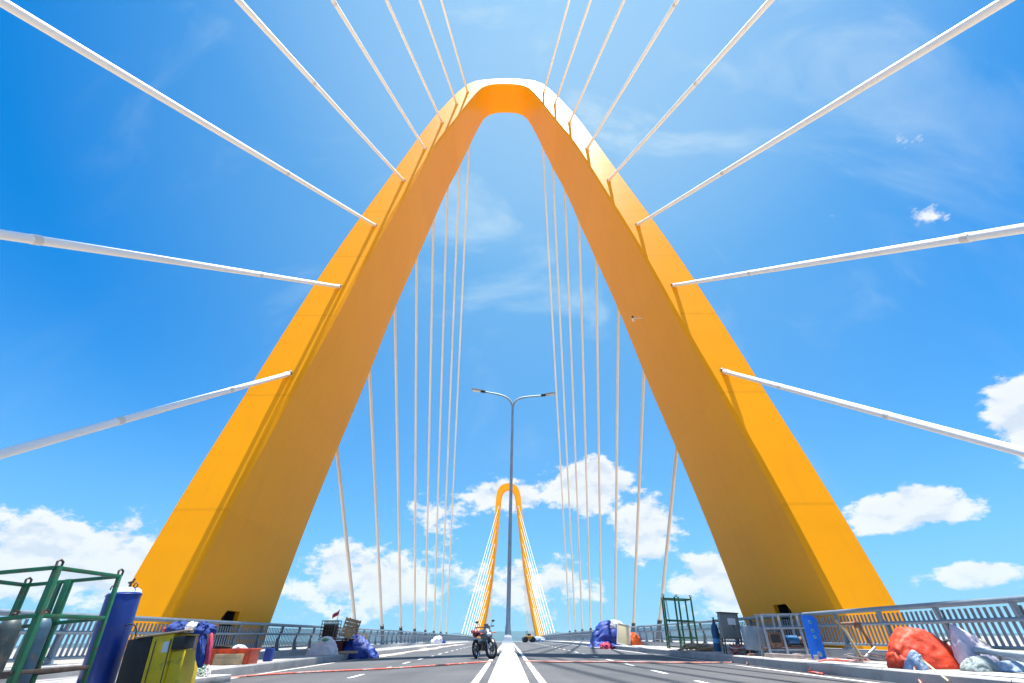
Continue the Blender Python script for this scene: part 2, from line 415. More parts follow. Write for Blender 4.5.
# ------------------------------------------------------------------ towers
U = 8.1; Z0 = 0.75
def interp(tab, z):
    xs = [a for a, _ in tab]; ys_ = [b for _, b in tab]
    # smooth monotone-ish cubic through the table
    i = max(0, min(len(xs)-2, int(np.searchsorted(xs, z)-1)))
    def slope(k):
        if k <= 0: return (ys_[1]-ys_[0])/(xs[1]-xs[0])
        if k >= len(xs)-1: return (ys_[-1]-ys_[-2])/(xs[-1]-xs[-2])
        return (ys_[k+1]-ys_[k-1])/(xs[k+1]-xs[k-1])
    hh = xs[i+1]-xs[i]; t = (z-xs[i])/hh
    h00 = 2*t**3-3*t*t+1; h10 = t**3-2*t*t+t; h01 = -2*t**3+3*t*t; h11 = t**3-t*t
    return h00*ys_[i]+h10*hh*slope(i)+h01*ys_[i+1]+h11*hh*slope(i+1)
near = dict(
    wo=[(-2.4, 1.79), (-1.0, 1.69), (0, 1.635), (0.6, 1.592), (1.2, 1.527), (1.8, 1.462), (2.4, 1.388), (3.0, 1.297), (3.74, 1.167), (4.5, 1.038), (5.2, 0.912), (5.56, 0.835)],
    wi=[(-2.4, 1.56), (-1.0, 1.45), (0, 1.385), (0.6, 1.335), (1.2, 1.262), (1.8, 1.18), (2.6, 1.085), (3.5, 0.948), (4.66, 0.755), (5.2, 0.625), (5.56, 0.54)],
    yf=[(-2.4, 1.74), (0, 2.157), (2, 2.505), (4, 2.853), (6.9, 3.357)],
    yr=[(-2.4, 2.75), (0, 3.07), (2, 3.352), (4, 3.61), (5, 3.685), (5.8, 3.71), (6.9, 3.715)],
    crown_o=[(0.835, 5.56), (0.735, 5.95), (0.64, 6.28), (0.535, 6.56), (0.43, 6.70), (0.30, 6.765), (0.15, 6.795), (0, 6.80)],
    crown_i=[(0.54, 5.56), (0.455, 5.93), (0.385, 6.20), (0.32, 6.40), (0.25, 6.50), (0.165, 6.55), (0.08, 6.568), (0, 6.57)],
    ch=0.02)
def fz(m): return m/U
far = dict(
    wo=[(fz(-19), fz(17.6)), (fz(0), fz(13.8)), (fz(13.1), fz(10.3)), (fz(23.5), fz(8.3)), (fz(36.1), fz(6.7)), (fz(44.6), fz(5.8)), (fz(51.0), fz(5.3))],
    wi=[(fz(-19), fz(14.0)), (fz(0), fz(10.4)), (fz(13.1), fz(7.85)), (fz(23.5), fz(6.15)), (fz(36.1), fz(4.6)), (fz(44.6), fz(3.7)), (fz(51.0), fz(2.95))],
    yf=near['yf'], yr=near['yr'],
    crown_o=[(fz(a), fz(b)) for a, b in ((5.3, 51.0), (5.05, 52.4), (4.7, 53.7), (4.1, 54.9), (3.3, 55.8), (2.3, 56.4), (1.2, 56.75), (0, 56.85))],
    crown_i=[(fz(a), fz(b)) for a, b in ((2.95, 51.0), (2.75, 51.8), (2.4, 52.6), (2.0, 53.2), (1.5, 53.7), (1.0, 53.95), (0.5, 54.1), (0, 54.15))],
    ch=0.03)
def grow(tab, swap):
    out = []
    for a, b in tab:
        z = (b if swap else a)*U; k = (206+0.174*z)/(206-0.174*z) if z > 0 else 1.0
        out.append((a*k, b*k))
    return out
for k_, sw in (('wo', 0), ('wi', 0), ('crown_o', 1), ('crown_i', 1)): far[k_] = grow(far[k_], sw)
for T in (near, far):
    T['zt'] = T['crown_o'][0][1]
def pt(T, x, z, y):      # tower units -> metres in tower space
    return (x*U, y*U, Z0+z*U)
def section(T, sgn, xo, zo, xi, zi):
    c = T['ch']
    dx, dz = xo-xi, zo-zi; L_ = math.hypot(dx, dz); ux, uz = dx/L_*c, dz/L_*c
    yf = lambda z: interp(T['yf'], z); yr = lambda z: interp(T['yr'], z)
    return [pt(T, sgn*xo, zo, yf(zo)), pt(T, sgn*(xi+ux), zi+uz, yf(zi+uz)), pt(T, sgn*xi, zi, yf(zi)+c), pt(T, sgn*xi, zi, yr(zi)), pt(T, sgn*xo, zo, yr(zo))]
def tower(T, label, y_flip=None, shaded_hatch=False):
    root = thing('bridge_tower', label, 'bridge tower', group='yellow bridge towers')
    zs = list(np.linspace(-2.3, T['zt'], 34))
    for sgn in (-1, 1):
        mb = MB(); mb.loft([section(T, sgn, interp(T['wo'], z), z, interp(T['wi'], z), z) for z in zs])
        leg = mb.build('leg', M['tower'], root, smooth=14)
        if shaded_hatch:
            cx = sgn*10.9; zc = 0.75
            cm = MB()
            yc = 21.25 if sgn < 0 else 21.2
            prof = [(-0.62, -0.7), (-0.62, 0.86), (-0.38, 1.10), (0.62, 1.10), (0.62, -0.7)]
            cm.loft([[(cx-0.9, yc+a, zc+b) for a, b in prof], [(cx+0.9, yc+a, zc+b) for a, b in prof]])
            cut = cm.build('cutter', M['black'], None, smooth=0)
            bo = leg.modifiers.new('cut', 'BOOLEAN'); bo.operation = 'DIFFERENCE'; bo.object = cut; bo.solver = 'EXACT'
            bpy.context.view_layer.update()
            dg = bpy.context.evaluated_depsgraph_get()
            me = bpy.data.meshes.new_from_object(leg.evaluated_get(dg)); leg.modifiers.clear(); leg.data = me
            me.shade_smooth(); me.set_sharp_from_angle(angle=R(14))
            bpy.data.objects.remove(cut)
            hb = MB()      # black liner: shade inside the opening put in as colour
            x1 = sgn*(10.9+0.86)
            hb.box((x1, yc, zc+0.2), (0.02, 1.2, 1.75)); q_ = [(a*0.995, b-0.004) for a, b in prof]; hb.loft([[(sgn*11.33, yc+a, zc+b) for a, b in q_], [(sgn*11.74, yc+a, zc+b) for a, b in q_]], cap=False); hb.build('shaded_hatch', M['black'], root, smooth=0)
    mb = MB()
    secs = [section(T, -1, xo, zo, xi, zi) for (xo, zo), (xi, zi) in zip(T['crown_o'], T['crown_i'])]
    secs += [section(T, 1, xo, zo, xi, zi) for (xo, zo), (xi, zi) in list(zip(T['crown_o'], T['crown_i']))[-2::-1]]
    mb.loft(secs); mb.build('crown', M['tower'], root, smooth=22)
    # aviation lamp + lightning rod on the crown
    zt = Z0+T['crown_o'][-1][1]*U; ya = (interp(T['yf'], T['crown_o'][-1][1])+0.12)*U
    mb = MB(); mb.tube([(0, ya, zt-0.1), (0, ya, zt+0.8)], 0.03, 6); mb.build('lightning_rod', M['socket'], root)
    return root
tower(near, 'tall yellow steel arch tower standing astride the near end of the road', shaded_hatch=True)
ft = tower(far, 'far yellow arch tower seen small beyond the lamp post')
YF = 206.0-2.157*U
ft.location = (0.45, YF, 0)

# ------------------------------------------------------------------ stay cables
ANCH = [(1.3276, 1.3609), (1.233, 2.1719), (1.1324, 2.9788), (1.0076, 3.7651), (0.8849, 4.4712), (0.7639, 5.1845), (0.6352, 5.7867), (0.5187, 6.2303)]
ORD = ['lowest', 'second lowest', 'third lowest', 'fourth lowest', 'fifth lowest', 'third highest', 'second highest', 'highest']
XD = 10.80
def cable(top, bot, label, group, rad=0.12, seg=10, m='cable'):
    top = Vector(top); bot = Vector(bot); d = (bot-top).normalized()
    c = thing('stay_cable', label, 'cable', tuple(bot), group=group)
    t = top-bot
    n_ = max(4, int(t.length/1.6)); q_ = t-d*0.35
    mb = MB(); mb.tube([q_.lerp(Vector((0, 0, 0)), i/n_) for i in range(n_+1)], rad, seg); mb.build('sheath', M[m], c)
    if m == 'cable' and seg == 10:
        for u in (0.30, 0.62):
            q_ = t*(1-u); mb = MB(); mb.tube([q_-d*0.09, q_+d*0.09], rad*1.09, 14); mb.build('joint_ring', M['rear_cable'], c)
    # collar at the tower
    mb = MB(); mb.tube([t-d*0.4, t+d*0.05], rad*1.5, 16); mb.mat(1); mb.tube([t+d*0.05, t+d*0.45], rad*1.22, 16); mb.build('tower_collar', [M['socket'], M['cable']], c)
    # anchor pipe standing on the deck edge
    k = bot.z-(zd(bot.y)-0.1); L_ = k/max(0.25, -d.z)
    mb = MB(); mb.tube([-d*0.18, d*L_], rad*1.45, 12); mb.build('anchor_socket', M['socket'], c)
    return c
for sx, side in ((-1, 'left'), (1, 'right')):
    for k, (ax, az) in enumerate(ANCH):
        yf = interp(near['yf'], az); yr = interp(near['yr'], az)
        xa = sx*ax*U+0.03
        Yn = XD*(0.6476-0.7427*k)
        cable((xa, yf*U, Z0+az*U), (sx*XD, Yn, [2.35, 2.12, 1.9, 1.95, 2.0, 2.0, 2.0, 2.0][k]),
              f'{ORD[k]} white stay cable on the front of the near tower\'s {side} leg', 'front stay cables of the near tower', rad=0.106)
        Yb = XD*(3.4886+0.7427*k)
        cable((xa, yr*U, Z0+az*U), (sx*XD, Yb, zd(Yb)+1.50),
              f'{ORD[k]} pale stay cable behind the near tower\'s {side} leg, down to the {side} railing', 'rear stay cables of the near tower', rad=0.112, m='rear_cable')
    for k in range(8):
        z = [1.3, 2.05, 2.8, 3.55, 4.3, 5.05, 5.8, 6.35][k]
        x = interp(far['wi'], z)*0.62+interp(far['wo'], z)*0.38
        y1 = YF+interp(far['yf'], z)*U; y2 = YF+interp(far['yr'], z)*U
        Ya = 184-8.55*k; Yc = 238+8.3*k
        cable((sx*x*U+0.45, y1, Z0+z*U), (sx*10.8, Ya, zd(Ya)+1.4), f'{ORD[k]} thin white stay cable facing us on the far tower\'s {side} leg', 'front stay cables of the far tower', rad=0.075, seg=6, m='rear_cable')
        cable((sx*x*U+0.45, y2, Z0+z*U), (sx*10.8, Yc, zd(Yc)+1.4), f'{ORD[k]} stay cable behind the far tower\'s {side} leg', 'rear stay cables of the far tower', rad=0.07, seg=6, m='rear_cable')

# ------------------------------------------------------------------ lamp post
lz = zd(18)+0.74
lamp = thing('street_lamp', 'tall grey double armed street lamp standing on the middle barrier', 'street lamp', (-0.01, 18, lz), rot=(0, R(1.75), 0))
mb = MB(); mb.tube([(0, 0, 0.0), (0, 0, 8.5)], [0.078, 0.05], 14); mb.build('pole', M['lamp_steel'], lamp)
mb = MB(); mb.loft([[(sx_*w_, sy_*d_, z_) for sx_, sy_ in ((-1, -1), (1, -1), (1, 1), (-1, 1))] for w_, d_, z_ in ((0.24, 0.5, -0.40), (0.12, 0.34, -0.02), (0.10, 0.32, 0.0))]); mb.build('pedestal', M['white_barrier'], lamp, smooth=20)
mb = MB(); mb.box((0, 0, 0.02), (0.18, 0.36, 0.04)); mb.lathe([(0.105, 0.04), (0.105, 0.1), (0.088, 0.3)], n=14); mb.build('base_plate', M['lamp_steel'], lamp)
for sx, tip in ((-1, (-1.28, 9.10)), (1, (1.30, 8.98))):
    p0 = Vector((0, 0, 8.35)); p3 = Vector((tip[0], 0, tip[1]))
    p1 = Vector((sx*0.06, 0, 8.95)); p2 = Vector((sx*0.62, 0, tip[1]-0.12))
    pts = []
    for i in range(19):
        t = i/18; pts.append(p0*(1-t)**3+p1*3*t*(1-t)**2+p2*3*t*t*(1-t)+p3*t**3)
    mb = MB(); mb.tube(pts, [0.052-0.02*i/18 for i in range(19)], 10); mb.build('arm', M['lamp_steel'], lamp)
    d = Vector((sx, 0, 0.16)).normalized()
    a = p3-d*0.05
    mb = MB()
    mb.bar(a, a+d*0.22, 0.10, 0.09, bev=0.015)
    hd = mb.build('lamp_head', M['black'], lamp)
    mb = MB(); mb.bar(a+d*0.17+Vector((0, 0, 0.02)), a+d*0.62+Vector((0, 0, 0.02)), 0.20, 0.07, bev=0.02); mb.build('housing', M['lamp_head'], hd)
    mb = MB(); mb.bar(a+d*0.22+Vector((0, 0, -0.025)), a+d*0.58+Vector((0, 0, -0.025)), 0.15, 0.02); mb.build('lens', M['lens'], hd)

# camera and floodlight fixed to the tower
cc = thing('security_camera', 'small white security camera fixed to the inner face of the right tower leg', 'camera', (8.62, 24.3, 18.6))
mb = MB(); mb.tube([(0.55, 0, 0.1), (0.0, 0, 0.1), (-0.12, -0.1, 0.0)], 0.035, 8); mb.build('bracket', M['cable'], cc)
mb = MB(); mb.bar((-0.05, 0.1, -0.02), (-0.28, -0.42, -0.12), 0.19, 0.17, bev=0.04); hs = mb.build('housing', M['cable'], cc)
mb = MB(); mb.lathe([(0.075, 0), (0.075, 0.03)], (-0.285, -0.43, -0.122), 14, axis=(-0.23, -0.52, -0.1)); mb.build('lens', M['black'], hs)
fl = thing('floodlight', 'small white floodlight near the foot of the left tower leg', 'floodlight', (-11.4, 17.85, 1.85))
mb = MB(); mb.box((0, -0.10, 0), (0.12, 0.10, 0.12), bev=0.02); mb.build('lamp_body', M['white_cloth'], fl)
mb = MB(); mb.bar((0, -0.06, -0.02), (0, 0.25, -0.05), 0.03); mb.build('bracket', M['lamp_steel'], fl)

# ------------------------------------------------------------------ heap / cloth helper
def heap(mb, c, w, d, h, seed=0, nu=44, nv=22, sharp=0.55, wr=0.12, lean=(0, 0), floor=0.0, ang=0.0, fold=5.0):
    """Draped cover over a lump: closed dome with folds, a skirt and flat underside."""
    ca, sa = math.cos(ang), math.sin(ang); vs = []; fs = []
    for j in range(nv+1):
        t = j/nv
        for i in range(nu):
            a = 2*PI*i/nu
            v = Vector((math.cos(a)*1.2, math.sin(a)*1.2, seed*7.3))
            out = 1+0.28*noise.noise(v*1.3)
            rad = math.sin(t*PI/2)**0.75
            hh = math.cos(t*PI/2)**sharp
            f = noise.noise(Vector((math.cos(a)*fold*0.55, math.sin(a)*fold*0.55, t*1.6+seed*3.1)))
            f2 = abs(noise.noise(Vector((math.cos(a)*fold, math.sin(a)*fold, t*4+seed))))
            k = 1+wr*f*1.6+wr*(f2-0.25)*1.2
            x = math.cos(a)*w/2*rad*out*k+lean[0]*hh; y = math.sin(a)*d/2*rad*out*k+lean[1]*hh
            z = h*hh*(1+wr*1.3*f*(1-t)+wr*0.5*noise.noise(Vector((x*4, y*4, seed))))
            if j == nv: z = floor
            vs.append(Vector((c[0]+x*ca-y*sa, c[1]+x*sa+y*ca, c[2]+max(floor, z))))
    for j in range(nv):
        for i in range(nu): fs.append((j*nu+i, j*nu+(i+1) % nu, (j+1)*nu+(i+1) % nu, (j+1)*nu+i))
    fs.append(tuple(nv*nu+i for i in range(nu)))
    return mb.add(vs, fs)
def drape(mb, pts, seed=0, cuts=5, amp=0.05, freq=3.0, c=(0, 0, 0)):
    """A sheet pulled tight over hard corners: hull of the points, subdivided, with sharp creases."""
    bm = bmesh.new()
    for p in pts: bm.verts.new(p)
    bmesh.ops.convex_hull(bm, input=bm.verts[:])
    bmesh.ops.subdivide_edges(bm, edges=bm.edges[:], cuts=cuts, use_grid_fill=True, smooth=0.12)
    bmesh.ops.triangulate(bm, faces=bm.faces[:])
    bmesh.ops.subdivide_edges(bm, edges=bm.edges[:], cuts=1, use_grid_fill=True)
    for _ in range(1): bmesh.ops.smooth_vert(bm, verts=bm.verts, factor=0.5, use_axis_x=True, use_axis_y=True, use_axis_z=True)
    bm.normal_update()
    for v in bm.verts:
        p = v.co*freq+Vector((seed*5.1, seed*2.3, 0))
        q = p+0.7*Vector((noise.noise(p*0.7), noise.noise(p*0.7+Vector((9, 0, 0))), noise.noise(p*0.7+Vector((0, 9, 0)))))
        r1 = 1-2*abs(noise.noise(q)); r2 = 1-2*abs(noise.noise(q*2.3+Vector((3, 3, 3))))
        h = amp*(0.75*r1+0.35*r2-0.4)
        v.co += v.normal*h
        if v.co.z < 0.004: v.co.z = 0.004
    bm.verts.index_update()
    mb.add([v.co+Vector(c) for v in bm.verts], [[v.index for v in f.verts] for f in bm.faces]); bm.free(); return mb
def sack(mb, c, L_, w, h, seed=0, rot=(0, 0, 0), neck=0.25):
    n, m = 40, 36; vs = []; fs = []; q = Euler(rot).to_matrix()
    for j in range(m+1):
        t = j/m; x = (t-0.5)*L_
        r = (math.sin(PI*min(1, max(0, t*0.96+0.02)))**0.42)
        r *= 1-(0.55*max(0, (t-0.68)/0.32) if neck else 0)
        for i in range(n):
            a = 2*PI*i/n
            k = 1+0.26*noise.noise(Vector((x*4.5, math.cos(a)*1.6, math.sin(a)*1.6+seed)))-0.30*abs(noise.noise(Vector((x*7, math.cos(a)*2.6, math.sin(a)*2.6+seed))))+0.10*noise.noise(Vector((x*17, math.cos(a)*6, math.sin(a)*6+seed)))
            p = Vector((x, math.cos(a)*w/2*r*k, math.sin(a)*h/2*r*k)); p = q @ p
            vs.append(p+Vector(c))
    for j in range(m):
        for i in range(n): fs.append((j*n+i, j*n+(i+1) % n, (j+1)*n+(i+1) % n, (j+1)*n+i))
    fs.append(tuple(range(n-1, -1, -1))); fs.append(tuple(m*n+i for i in range(n)))
    return mb.add(vs, fs)
def curve_pts(ctrl, n=10):
    P = [Vector(p) for p in ctrl]; P = [P[0]]+P+[P[-1]]; out = []
    for i in range(1, len(P)-2):
        for k in range(n):
            t = k/n
            out.append(0.5*((2*P[i])+(-P[i-1]+P[i+1])*t+(2*P[i-1]-5*P[i]+4*P[i+1]-P[i+2])*t*t+(-P[i-1]+3*P[i]-3*P[i+1]+P[i+2])*t**3))
    out.append(P[-2]); return out
def walk(y): return zd(y)+SIDE

# ------------------------------------------------------------------ left footway: cylinder rack
rk = thing('cylinder_rack', 'green steel gas cylinder rack with lifting lugs at the left edge', 'rack', (-6.98, 8.0, zr(7.2, 8)), rot=(0, R(-5.0), R(3)))
W, D, H = 1.40, 1.25, 1.90
for px, py, w in ((0, 0, 0.085), (0.13, D, 0.06), (-W, 0, 0.07), (-W, D, 0.085), (-0.70, D, 0.10), (-W+0.55, D, 0.06)):
    mb = MB(); mb.bar((px, py, 0), (px, py, H), w, w, bev=0.006); mb.build('post', M['green_steel'], rk)
for z, dk in ((0.06, 0), (0.52, 1), (1.22, 0), (H-0.03, 0)):
    for a, b in (((0, 0, z), (-W, 0, z)), ((0.13, D, z), (-W, D, z)), ((0, 0, z), (0.13, D, z)), ((-W, 0, z), (-W, D, z))):
        front = a[1] == 0 and b[1] == 0
        o = 0.05 if front else 0.0
        mb = MB(); mb.bar((a[0], a[1]-o, a[2]), (b[0], b[1]-o, b[2]), 0.05, 0.055, bev=0.004)
        mb.build('crossbar', M['dark_bar'] if (dk or (front and z > 1.9)) else M['green_steel'], rk)
for px, py in ((0, 0), (0.13, D), (-W, 0), (-W, D)):
    mb = MB(); mb.tube([(px, py-0.05, H-0.02), (px-0.01, py-0.045, H+0.06), (px, py, H+0.09), (px+0.01, py+0.045, H+0.06), (px, py+0.05, H-0.02)], 0.018, 8)
    mb.build('lifting_lug', M['dark_bar'], rk)
def bottle(loc, r, h, m, label, tilt=(0, 0)):
    t = thing('gas_cylinder', label, 'gas cylinder', loc, rot=(tilt[0], tilt[1], 0), group='gas cylinders in the green rack')
    mb = MB(); mb.lathe([(r*0.9, 0), (r, 0.03), (r, h*0.84), (r*0.93, h*0.90), (r*0.7, h*0.955), (r*0.35, h*0.985), (r*0.3, h)], n=24); mb.build('body', m, t)
    mb = MB(); mb.lathe([(r*0.28, h), (r*0.28, h+0.04), (r*0.2, h+0.05), (r*0.2, h+0.09)], n=14); mb.bar((0, 0, h+0.05), (0.07, 0, h+0.05), 0.03); mb.build('valve', M['dark_bar'], t)
    return t
bottle((-7.86, 8.55, zr(7.8, 8.5)+0.01), 0.15, 1.24, M['bottle'], 'dark grey gas cylinder nearest the front post of the green rack', (0, R(-5)))
bottle((-8.02, 8.20, zr(7.8, 8.5)+0.01), 0.17, 1.20, M['bottle'], 'weathered dark gas cylinder at the left end of the green rack', (0, R(-5)))
bottle((-7.80, 9.05, zr(7.8, 9)+0.01), 0.14, 1.27, M['bottle_blue'], 'blue topped gas cylinder at the back of the green rack', (0, R(-5)))

# blue air tank
tk = thing('air_tank', 'tall dark blue pressure tank standing behind the green rack', 'tank', (-7.66, 10.55, zr(7.6, 10.5)), rot=(0, R(-5.5), 0))
r = 0.29; h = 1.80
mb = MB(); mb.lathe([(r*0.9, 0.02), (r, 0.06), (r, h-0.14), (r*0.985, h-0.10)], n=40); mb.build('body', M['tank_blue'], tk)
mb = MB(); mb.lathe([(r*0.985, h-0.10), (r*0.93, h-0.05), (r*0.78, h-0.015), (r*0.4, h+0.01), (0.02, h+0.015)], n=40); mb.build('domed_top', M['tank_top'], tk)
mb = MB(); mb.torus((0, 0, h-0.13), r+0.003, 0.012, n=40, m=6); mb.build('rim', M['tank_blue'], tk)
for a in (0.25, PI-0.35):
    mb = MB(); mb.torus((math.cos(a)*r*0.82, math.sin(a)*r*0.3-0.1, h+0.02), 0.045, 0.012, axis=(0.2, 1, 0), n=18, m=6); mb.build('lifting_eye', M['dark_bar'], tk)
mb = MB(); mb.tube([(0.06, 0, h), (0.06, 0, h+0.12)], 0.025, 8); mb.box((0.06, 0, h+0.10), (0.10, 0.03, 0.03)); mb.tube([(0.09, 0, h+0.1), (0.12, 0, h+0.17)], 0.02, 8); mb.build('valve', M['dark_bar'], tk)
mb = MB(); mb.tube(curve_pts([(r-0.02, -0.08, 1.12), (r+0.10, -0.08, 1.13), (r+0.20, -0.06, 1.05), (r+0.22, -0.05, 0.85)], 8), 0.012, 8); mb.build('pipe', M['rubber'], tk)

# yellow machine cabinet; shade of its open left half painted as solid black
yb = thing('machine_cabinet', 'yellow machine cabinet with black left half beside the blue tank', 'cabinet', (-6.36, 10.1, zr(6.6, 10)), rot=(0, R(-6), R(-4)))
h = 0.96
mb = MB(); mb.box((-0.42, 0.3, h/2), (0.46, 0.62, h), bev=0.01); mb.build('plain_black', M['black'], yb)
mb = MB(); mb.box((0.02, 0.3, h/2), (0.40, 0.62, h-0.006), bev=0.012); mb.build('housing', M['yellow_box'], yb)
mb = MB(); mb.box((-0.10, -0.016, h/2-0.02), (0.012, 0.012, h-0.12)); mb.box((0.19, -0.016, h/2-0.02), (0.012, 0.012, h-0.12)); mb.build('door_seam', M['dark_bar'], yb)
mb = MB(); mb.box((0.35, 0.28, 0.34), (0.24, 0.50, 0.66), bev=0.012); mb.build('side_box', M['yellow_box'], yb)
mb = MB(); mb.box((0.0, 0.3, h+0.018), (1.02, 0.68, 0.028), bev=0.006); mb.build('top_plate', M['wood'], yb)
mb = MB(); mb.box((0.12, -0.022, h-0.20), (0.11, 0.012, 0.17)); mb.build('notice', M['paper'], yb)
mb = MB(); mb.box((0.36, 0.1, 0.80), (0.22, 0.3, 0.20), bev=0.01); mb.build('switch_box', M['black'], yb)

# clothes thrown over the cabinet
cl = thing('clothes_pile', 'navy and pink clothes thrown over the corner of the yellow cabinet', 'clothes', (-6.21, 10.3, zr(6.6, 10)+0.985))
mb = MB(); heap(mb, (-0.12, 0, 0), 0.34, 0.4, 0.17, 3, wr=0.3); mb.build('navy_cloth', M['denim'], cl)
mb = MB(); heap(mb, (0.14, -0.02, 0), 0.30, 0.36, 0.16, 5, wr=0.3); mb.build('white_cloth', M['white_cloth'], cl)
mb = MB(); heap(mb, (0.36, 0, -0.02), 0.36, 0.4, 0.17, 8, wr=0.3); mb.build('blue_cloth', M['denim'], cl)
mb = MB(); sack(mb, (0.50, -0.1, -0.26), 0.58, 0.22, 0.16, 4, rot=(0, R(75), 0), neck=0); mb.build('hanging_jacket', M['denim'], cl)
mb = MB(); sack(mb, (0.62, -0.08, -0.25), 0.5, 0.10, 0.10, 9, rot=(0, R(80), 0), neck=0); mb.build('pink_lining', M['pink_cloth'], cl)
mb = MB(); sack(mb, (-0.30, -0.05, 0.06), 0.16, 0.14, 0.10, 2, neck=0); mb.build('pink_cloth', M['pink_cloth'], cl)

# concrete block with coils of hose and wire
cb = MB(); cb.box((0, 0, 0.08), (0.95, 1.5, 0.16), bev=0.02)
o = cb.build('concrete_block', M['pale_concrete'], None, loc=(-7.42, 13.3, zr(7.4, 13.3))); tag(o, 'pale concrete block at the kerb under the green hose coil', 'block'); o.rotation_euler = (0, 0, R(-3))
gc = thing('hose_coil', 'tangled coil of green hose and wire lying on the kerb by the yellow cabinet', 'hose coil', (-7.45, 13.2, zr(7.4, 13.3)+0.16))
mb = MB()
for k in range(9):
    rr = 0.20+0.02*(k % 4)
    ph = k*1.7
    mb.tube([(rr*math.cos(a)+0.03*math.sin(ph), 1.3*rr*math.sin(a)+0.05*math.cos(ph*1.3), 0.02+0.02*k+0.05*math.sin(a*2+ph)) for a in [2*PI*i/24+ph for i in range(25)]], 0.012, 6)
mb.build('green_hose', M['hose_green'], gc)
mb = MB()
for k in range(8):
    ph = k*2.3; rr = 0.16+0.03*(k % 3)
    mb.tube([(0.24+rr*math.cos(a)*0.9, -0.1+rr*1.2*math.sin(a), 0.02+0.02*k+0.05*math.sin(a*3+ph)) for a in [2*PI*i/20+ph for i in range(21)]], 0.008, 6)
mb.build('white_wire', M['hose_white'], gc)
mb = MB()
for k in range(6):
    ph = k*2.9; rr = 0.14+0.03*(k % 3)
    mb.tube([(-0.2+rr*math.cos(a), 0.12+rr*1.4*math.sin(a), 0.03+0.02*k+0.05*math.sin(a*2+ph)) for a in [2*PI*i/20+ph for i in range(21)]], 0.010, 6)
mb.build('black_wire', M['rubber'], gc)

# orange crate with cardboard box and bag
cr = thing('plastic_crate', 'orange red plastic crate full of tools on the left sidewalk', 'crate', (-9.15, 18.2, walk(18)), rz=R(2))
w, d, h = 1.45, 0.75, 0.42
for c, dm in (((0, -d/2, h/2), (w, 0.03, h)), ((0, d/2, h/2), (w, 0.03, h)), ((-w/2, 0, h/2), (0.03, d-0.04, h)), ((w/2, 0, h/2), (0.03, d-0.04, h)), ((0, 0, 0.02), (w-0.04, d-0.04, 0.03))):
    mb = MB(); mb.box(c, dm, bev=0.006); mb.build('crate_panel', M['orange_plastic'], cr)
mb = MB()
for sy in (-1, 1): mb.box((0, sy*(d/2+0.015), h-0.02), (w+0.08, 0.05, 0.05), bev=0.01)
for sx in (-1, 1): mb.box((sx*(w/2+0.015), 0, h-0.021), (0.05, d+0.0, 0.048), bev=0.01)
mb.build('rim', M['orange_plastic'], cr)
mb = MB()
for i in range(6): mb.box((-w/2+0.2+i*0.21, -d/2-0.02, h*0.45), (0.03, 0.02, h*0.8))
mb.build('rib', M['orange_plastic'], cr)
bx = thing('cardboard_box', 'brown cardboard box leaning on the front of the orange crate', 'box', (-8.95, 17.68, walk(17.6)), rz=R(2))
mb = MB(); mb.box((0, 0, 0.15), (0.82, 0.26, 0.28), bev=0.006); mb.build('carton', M['cardboard'], bx)
mb = MB(); mb.box((0, -0.133, 0.15), (0.82, 0.004, 0.05)); mb.build('tape', M['wood'], bx)
sk = MB(); sack(sk, (-8.95, 18.25, walk(18)+0.42), 0.5, 0.3, 0.26, 6); tag(sk.build('plastic_bag', M['white_cloth']), 'small white plastic bag stuffed in the orange crate', 'bag')
sk = MB(); sk.box((-9.45, 18.2, walk(18)+0.46), (0.5, 0.36, 0.10), rot=(0.1, 0.08, 0.1), bev=0.01); tag(sk.build('tool_case', M['black']), 'flat black tool case lying across the orange crate', 'tool case')
bb = thing('water_can', 'blue plastic canister on the left sidewalk behind the orange crate', 'canister', (-8.75, 20.1, walk(20)))
mb = MB(); mb.box((0, 0, 0.2), (0.3, 0.22, 0.4), bev=0.05); mb.build('body', M['blue_tarp'], bb)
mb = MB(); mb.lathe([(0.035, 0.40), (0.035, 0.45)], (0.08, 0, 0), 12); mb.build('cap', M['rubber'], bb)

# left middle pile: white sack, plank, basket, boxes, blue tarpaulin, flag
ws = thing('rubble_sack', 'bulging white sack with green print beside the left kerb', 'sack', (-8.9, 26.3, walk(26)))
mb = MB(); drape(mb, [(-0.68, -0.35, 0.01), (0.5, -0.42, 0.01), (0.66, 0.2, 0.01), (-0.6, 0.35, 0.01), (-0.5, -0.2, 0.38), (0.05, -0.2, 0.74), (0.2, 0.2, 0.72), (0.56, -0.15, 0.50), (0.6, 0.1, 0.4), (-0.25, 0.2, 0.6)], 15, amp=0.07, freq=3.5); mb.build('sack_body', M['white_cloth'], ws, smooth=32)
mb = MB(); mb.ellipsoid((0.10, -0.24, 0.62), (0.17, 0.10, 0.06), rot=(R(30), 0, 0)); mb.build('green_print', M['green_cloth'], ws)
pk = MB(); pk.box((0, 0, 0.06), (1.4, 0.3, 0.10), bev=0.008); tag(pk.build('timber_plank', M['wood'], loc=(-8.2, 27.2, walk(27)+0.03)), 'pale timber plank on the kerb beside the blue tarpaulin heap on the left', 'plank')
bk = thing('wire_basket', 'dark wire basket standing behind the white sack', 'basket', (-9.25, 27.9, walk(28)+0.72))
mb = MB()
for i in range(7):
    a = i/6-0.5
    for z in (0, 0.72): mb.bar((a*0.8, -0.3, z), (a*0.8, 0.3, z), 0.018)
    mb.bar((a*0.8, -0.3, 0), (a*0.8, -0.3, 0.72), 0.03); mb.bar((a*0.8, 0.3, 0), (a*0.8, 0.3, 0.72), 0.03)
